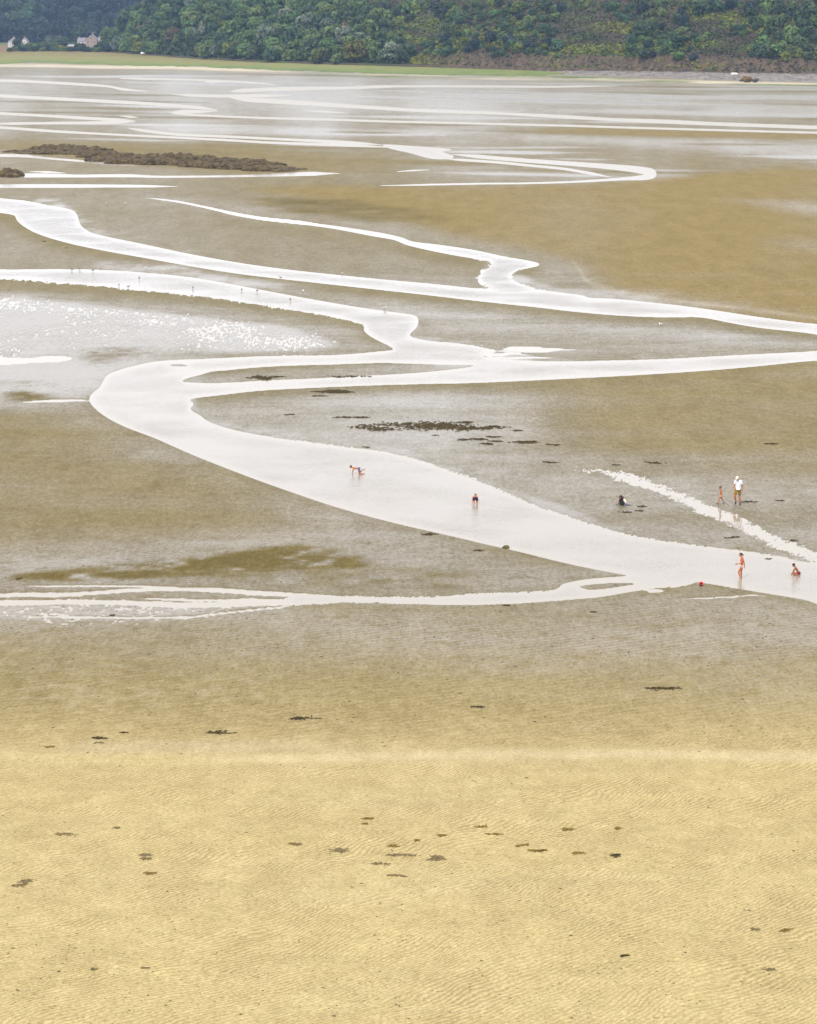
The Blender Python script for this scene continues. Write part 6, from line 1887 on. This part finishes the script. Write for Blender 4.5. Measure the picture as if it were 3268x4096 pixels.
def seaweed(px, py, w, h, mat, label, dens=1.0, seed=None, cat='seaweed'):
    """w, h: size of the patch in pixels. strands lying in drifts, ragged and open at the rim"""
    seed = int(px * 7 + py) if seed is None else seed
    rg = np.random.default_rng(seed)
    k = ppm(px, py)
    hw = w / k / 2
    hd = h / (k * math.sin(ang(py))) / 2
    base = at(px, py)
    n = int(np.clip(24 + 60 * hw * hd * 2, 24, 900) * dens)
    nd_ = 3 + int(2.2 * hw)                             # drifts
    D = np.stack([rg.uniform(-.72, .72, nd_), rg.normal(size=nd_) * .38, rg.uniform(.14, .42, nd_), rg.uniform(.10, .26, nd_)], 1)
    D[0] = (rg.uniform(-.2, .2), 0, .45, .3)
    q = rg.integers(nd_, size=n)
    x0 = np.clip(D[q, 0] + rg.normal(size=n) * D[q, 2] * .62, -1, 1)
    y0 = np.clip(D[q, 1] + rg.normal(size=n) * D[q, 3], -1, 1) * np.sqrt(np.maximum(.02, 1 - x0 ** 2))
    x, y = x0 * hw, y0 * hd
    a = rg.normal(size=n) * .42 + rg.integers(2, size=n) * math.pi
    L = rg.uniform(.12, .5, n) * min(1.0, .3 + hw)
    wd = rg.uniform(.008, .024, n) * (1 + .5 * min(hw, 2.5))
    zb = rg.uniform(.006, .026, n)
    M = 5
    co = np.zeros((n, M, 3, 3))
    for s in range(M):
        dx, dy = np.cos(a), np.sin(a)
        ws = wd * (1.0 if 0 < s < M - 1 else .4)
        z = zb * (.35 + math.sin(math.pi * (s + .5) / M))
        co[:, s, 0] = np.stack([x - dy * ws, y + dx * ws, z * .3], 1)
        co[:, s, 1] = np.stack([x, y, z + ws * .6], 1)
        co[:, s, 2] = np.stack([x + dy * ws, y - dx * ws, z * .3], 1)
        a = a + rg.normal(size=n) * .4
        x = x + np.cos(a) * L / M; y = y + np.sin(a) * L / M
    b0 = (np.arange(n)[:, None] * M + np.arange(M - 1)[None, :]) * 3
    qd = np.stack([np.stack([b0, b0 + 1, b0 + 4, b0 + 3], -1), np.stack([b0 + 1, b0 + 2, b0 + 5, b0 + 4], -1)], 2).reshape(-1, 4)
    me_ = quads_mesh('seaweed', co.reshape(-1, 3), qd, False)
    o = mesh_obj('seaweed', me_, mat)
    o.location = (base.x, base.y, ground_z(px, py) + 0.004)
    tag(o, label, cat, 'seaweed washed up on the flat')
    return o
for a in [
    (1715, 1711, 640, 48, WD, 'largest dark seaweed bed spread across the sand inside the bend', 1.0),
    (1850, 1694, 100, 9, WD, 'thin seaweed streak at the upper right edge of the largest bed'),
    (1985, 1710, 92, 9, WD, 'flat seaweed patch directly right of the largest bed'),
    (2066, 1726, 66, 6, WD, 'small seaweed streak right of the flat patch beside the largest bed'),
    (1746, 1745, 26, 5, WD, 'tiny seaweed scrap below the middle of the largest bed'),
    (1895, 1761, 120, 16, WD, 'seaweed clump below the right end of the largest bed'),
    (1979, 1751, 86, 7, WD, 'narrow seaweed streak above right of the clump below the bed'),
    (1942, 1780, 60, 13, WD, 'ragged seaweed clump lowest below the largest bed'),
    (1985, 1768, 60, 8, WD, 'seaweed scrap just right of the ragged lowest clump'),
    (2092, 1774, 148, 14, WD, 'long seaweed patch at the lower right of the largest bed'),
    (2212, 1783, 62, 9, WD, 'last seaweed patch at the right end of the row'),
    (1460, 1791, 36, 5, WD, 'tiny seaweed scrap on the upper edge of the main stream'),
    (1060, 1511, 160, 18, WD, 'dark seaweed streak on the sand island in the stream'),
    (1382, 1506, 190, 7, WD, 'thin curved seaweed line on the lower edge of the island', 0.8),
    (1325, 1570, 200, 20, WD, 'loose seaweed patch below the right arm of the stream'),
    (1270, 1587, 84, 5, WD, 'thin seaweed streak under the loose patch'),
    (1158, 1662, 44, 6, WD, 'small lone seaweed scrap near the inner bank of the bend'),
    (1412, 1673, 146, 7, WD, 'thin seaweed streak above left of the largest bed'),
    (2202, 1853, 72, 10, WD, 'seaweed clump above the start of the shallow pool'),
    (2455, 1863, 42, 5, WD, 'small seaweed scrap above the shallow pool, middle one of three'),
    (2622, 1855, 76, 8, WD, 'seaweed streak above the shallow pool, right one of three'),
    (3083, 1778, 70, 8, WD, 'lone brown seaweed streak far right on the dry sand'),
    (2990, 2011, 58, 7, WD, 'seaweed streak right behind the feet of the man in the cap'),
    (3122, 2006, 34, 5, WD, 'faint seaweed scrap far right of the man in the cap'),
    (2935, 2153, 74, 6, WD, 'dark stick-like seaweed below the shallow pool'),
    (3180, 2164, 32, 7, WD, 'small dark seaweed scrap in the pool at the right edge'),
    (3078, 2236, 30, 9, WD, 'dark seaweed tuft at the water edge right of the wading girl'),
    (2572, 2030, 52, 7, WD, 'seaweed streak right of the rucksack'),
    (2556, 2047, 34, 9, WD, 'seaweed clump below right of the rucksack'),
    (2500, 2053, 46, 6, WD, 'thin seaweed scraps below the rucksack'),
    (1712, 2141, 68, 10, WD, 'dark seaweed on the sand below the main stream'),
    (1920, 2207, 42, 8, WD, 'small seaweed scrap left of the olive stone'),
    (75, 2318, 18, 12, WD, 'dark seaweed lump at the left edge of the green weed band'),
    (2028, 2427, 22, 8, WD, 'small seaweed scrap on the lower bank of the side stream'),
    (2370, 2452, 24, 9, WD, 'small dark seaweed lump on the brown sand right of the side stream'),
    (452, 2462, 16, 8, WD, 'seaweed lump between the lower braids at the left'),
    (175, 968, 14, 6, WD, 'dark seaweed dot below the middle stream at the far left'),
    (265, 994, 14, 5, WD, 'dark seaweed dot right of the one at the far left'),
    (2662, 2758, 140, 9, WD, 'longest thin seaweed line on the rippled sand at the right', 1.3),
    (1905, 2834, 64, 8, WD, 'short dark seaweed bar on the speckled sand in the middle'),
    (1212, 2878, 124, 15, WD, 'ragged seaweed patch on the speckled sand left of the middle', 0.8),
    (398, 2959, 60, 13, WD, 'dark seaweed clump on the pale sand at the left'),
    (402, 2977, 30, 5, WG, 'faint seaweed scrap just below the left clump'),
    (501, 2935, 28, 5, WD, 'tiny seaweed scrap above right of the left clump'),
    (880, 2937, 150, 8, WD, 'thin broken seaweed line on the pale sand', 0.7),
    (195, 2994, 44, 5, WO, 'faint seaweed line at the left on the pale strip'),
    (1482, 3297, 52, 15, WO, 'ochre-brown seaweed clump highest on the near beach'),
    (1462, 3322, 16, 6, WO, 'tiny ochre scrap under the ochre-brown clump'),
    (1198, 3415, 30, 14, WG, 'grey seaweed knot with a thin tail, left of the near row'),
    (1165, 3412, 46, 3, WO, 'thin seaweed thread left of the grey knot'),
    (1348, 3440, 128, 14, WG, 'long grey seaweed streak in the near row'),
    (1570, 3422, 54, 9, WO, 'ochre seaweed streak above the two grey clumps'),
    (1602, 3460, 90, 14, WG, 'grey seaweed clump in the middle of the near row'),
    (1745, 3479, 104, 24, WG, 'largest grey seaweed heap of the near row', 1.8),
    (1514, 3500, 78, 12, WG, 'oval grey seaweed ring below the near row'),
    (1580, 3552, 40, 7, WG, 'faint grey scraps lowest under the near row'),
    (1617, 3557, 18, 5, WG, 'tiny grey scrap right of the faint lowest scraps'),
    (1664, 3395, 20, 5, WO, 'tiny ochre scrap above the largest grey heap'),
    (1775, 3373, 50, 7, WO, 'faint ochre scrap up right of the largest heap'),
    (1925, 3335, 44, 7, WO, 'small ochre scrap on the near beach, left of two level with it'),
    (1985, 3367, 58, 8, WO, 'ochre streak right of the middle on the near beach'),
    (2085, 3419, 50, 8, WO, 'ochre scrap above the right-hand olive streak'),
    (2160, 3443, 84, 12, WO, 'olive seaweed streak of the right-hand row, left one'),
    (2162, 3443, 60, 8, WD, 'dark core of the left olive streak in the right-hand row'),
    (2302, 3453, 72, 10, WO, 'olive seaweed streak of the right-hand row, middle one'),
    (2466, 3463, 52, 16, WD, 'dark olive seaweed clump at the right end of the row'),
    (2270, 3347, 50, 16, WO, 'pale ochre seaweed scraps high on the right of the near beach'),
    (2475, 3340, 44, 11, WO, 'small olive clump highest right on the near beach'),
    (265, 3369, 100, 20, WG, 'scattered grey seaweed patch at the left of the near beach', 0.7),
    (465, 3338, 22, 6, WG, 'small grey scrap right of the scattered patch'),
    (582, 3462, 60, 9, WG, 'upper one of two stacked grey seaweed streaks at the left'),
    (580, 3479, 58, 8, WG, 'lower one of two stacked grey seaweed streaks at the left'),
    (604, 3545, 42, 10, WO, 'faint ochre patch below the two stacked streaks'),
    (68, 3598, 60, 20, WG, 'dark grey seaweed heap cut by the left edge', 1.8),
    (118, 3578, 72, 18, WG, 'grey seaweed patch up right of the heap at the left edge'),
    (3020, 3800, 26, 7, WG, 'small dark scrap near the right edge of the foreground'),
    (3145, 3803, 34, 9, WO, 'dark and ochre scrap at the right edge of the foreground'),
    (2497, 3920, 24, 6, WD, 'dark scrap in the right foreground'),
    (3080, 3982, 46, 12, WG, 'grey scraps at the lower right corner'),
    (580, 3973, 26, 6, WG, 'dark scrap at the lower left of the foreground'),
    (380, 3980, 22, 6, WG, 'small dark scrap near the bottom edge at the left'),
]: seaweed(*a)

# flecks of weed, worm casts and pebbles nobody could count
def flecks():
    rg = np.random.default_rng(5)
    n = 60000
    px, py = rg.uniform(-60, 3330, n), rg.uniform(2080, 4230, n)
    d = np.interp(py, [2080, 2300, 2450, 2600, 2850, 2950, 3040, 3100, 3700, 4230], [.10, .35, .6, 1, .9, .35, .06, .12, .30, .40])
    clump = fbm(px / 90.0, py / 45.0, 205, 3)
    keep = rg.uniform(size=n) < 0.42 * d * np.clip((clump - 0.25) * 2.6, 0.05, 1)
    px, py = px[keep], py[keep]
    ii = np.clip(np.searchsorted(PXC, px), 0, NC - 1); jj = np.clip(np.searchsorted(-PYR, -py), 0, NR - 1)
    g = H[jj, ii]
    keep = g > 0.012
    px, py, g, ii, jj = px[keep], py[keep], g[keep], ii[keep], jj[keep]
    n = len(px)
    gx, gy = GX[jj, ii] + rg.normal(size=n) * 0.02, GY[jj, ii] + rg.normal(size=n) * 0.05
    s = rg.uniform(0.010, 0.032, n) * np.where(rg.uniform(size=n) < 0.10, 1.6, 1) * np.interp(py, [2080, 3000, 4200], [1.35, 1.0, .85])
    a = rg.normal(size=n) * 0.5
    ca, sa = np.cos(a), np.sin(a)
    l, w_, h_ = s * rg.uniform(0.9, 2.4, n), s * rg.uniform(0.6, 1.1, n), s * rg.uniform(0.4, 0.9, n)
    zer = np.zeros(n)
    vs = []
    for x, y, z in ((-l, zer, zer), (zer, -w_, zer), (l, zer, zer), (zer, w_, zer), (zer, zer, h_)):
        vs.append(np.stack([gx + x * ca - y * sa, gy + x * sa + y * ca, g + z], 1))
    co = np.stack(vs, 1).reshape(-1, 3)
    i0 = np.arange(n) * 5
    tri = np.concatenate([np.stack([i0 + q, i0 + (q + 1) % 4, i0 + 4], 1) for q in range(4)])
    hue = np.repeat(rg.uniform(size=n), 5)
    me_ = bpy.data.meshes.new('beach_debris')
    me_.from_pydata(co.tolist(), [], tri.tolist())
    print('debris', n)
    add_attr(me_, 'hue', hue)
    m, nt, nd, lk, b = new_mat('beach_debris')
    a = N(nd, 'ShaderNodeAttribute', attribute_name='hue')
    ra = N(nd, 'ShaderNodeValToRGB'); cr = ra.color_ramp
    cr.elements[0].color = (0.045, 0.035, 0.022, 1); cr.elements[1].color = (0.20, 0.155, 0.085, 1)
    e = cr.elements.new(0.5); e.color = (0.105, 0.072, 0.022, 1)
    lk.new(a.outputs['Fac'], ra.inputs['Fac']); lk.new(ra.outputs['Color'], b.inputs['Base Color'])
    b.inputs['Roughness'].default_value = 0.85
    o = mesh_obj('beach_debris', me_, m)
    tag(o, kind='stuff')
flecks()

# ------------------------------------------------------------------ the air over the bay
hm = bpy.data.meshes.new('haze')
hb = bmesh.new(); box_bm(hb, -1500, 1500, -60, 5200, -1.6, 130.0)
bmesh.ops.recalc_face_normals(hb, faces=hb.faces[:])
hb.to_mesh(hm); hb.free()
m = bpy.data.materials.new('haze_air'); m.use_nodes = True
nt = m.node_tree; nt.nodes.clear()
ov = nt.nodes.new('ShaderNodeOutputMaterial'); pv = nt.nodes.new('ShaderNodeVolumePrincipled')
pv.inputs['Color'].default_value = (0.42, 0.62, 1.0, 1)
pv.inputs['Density'].default_value = 0.000074
pv.inputs['Anisotropy'].default_value = 0.2
nt.links.new(pv.outputs['Volume'], ov.inputs['Volume'])
haze = mesh_obj('haze', hm, m)
tag(haze, kind='stuff')
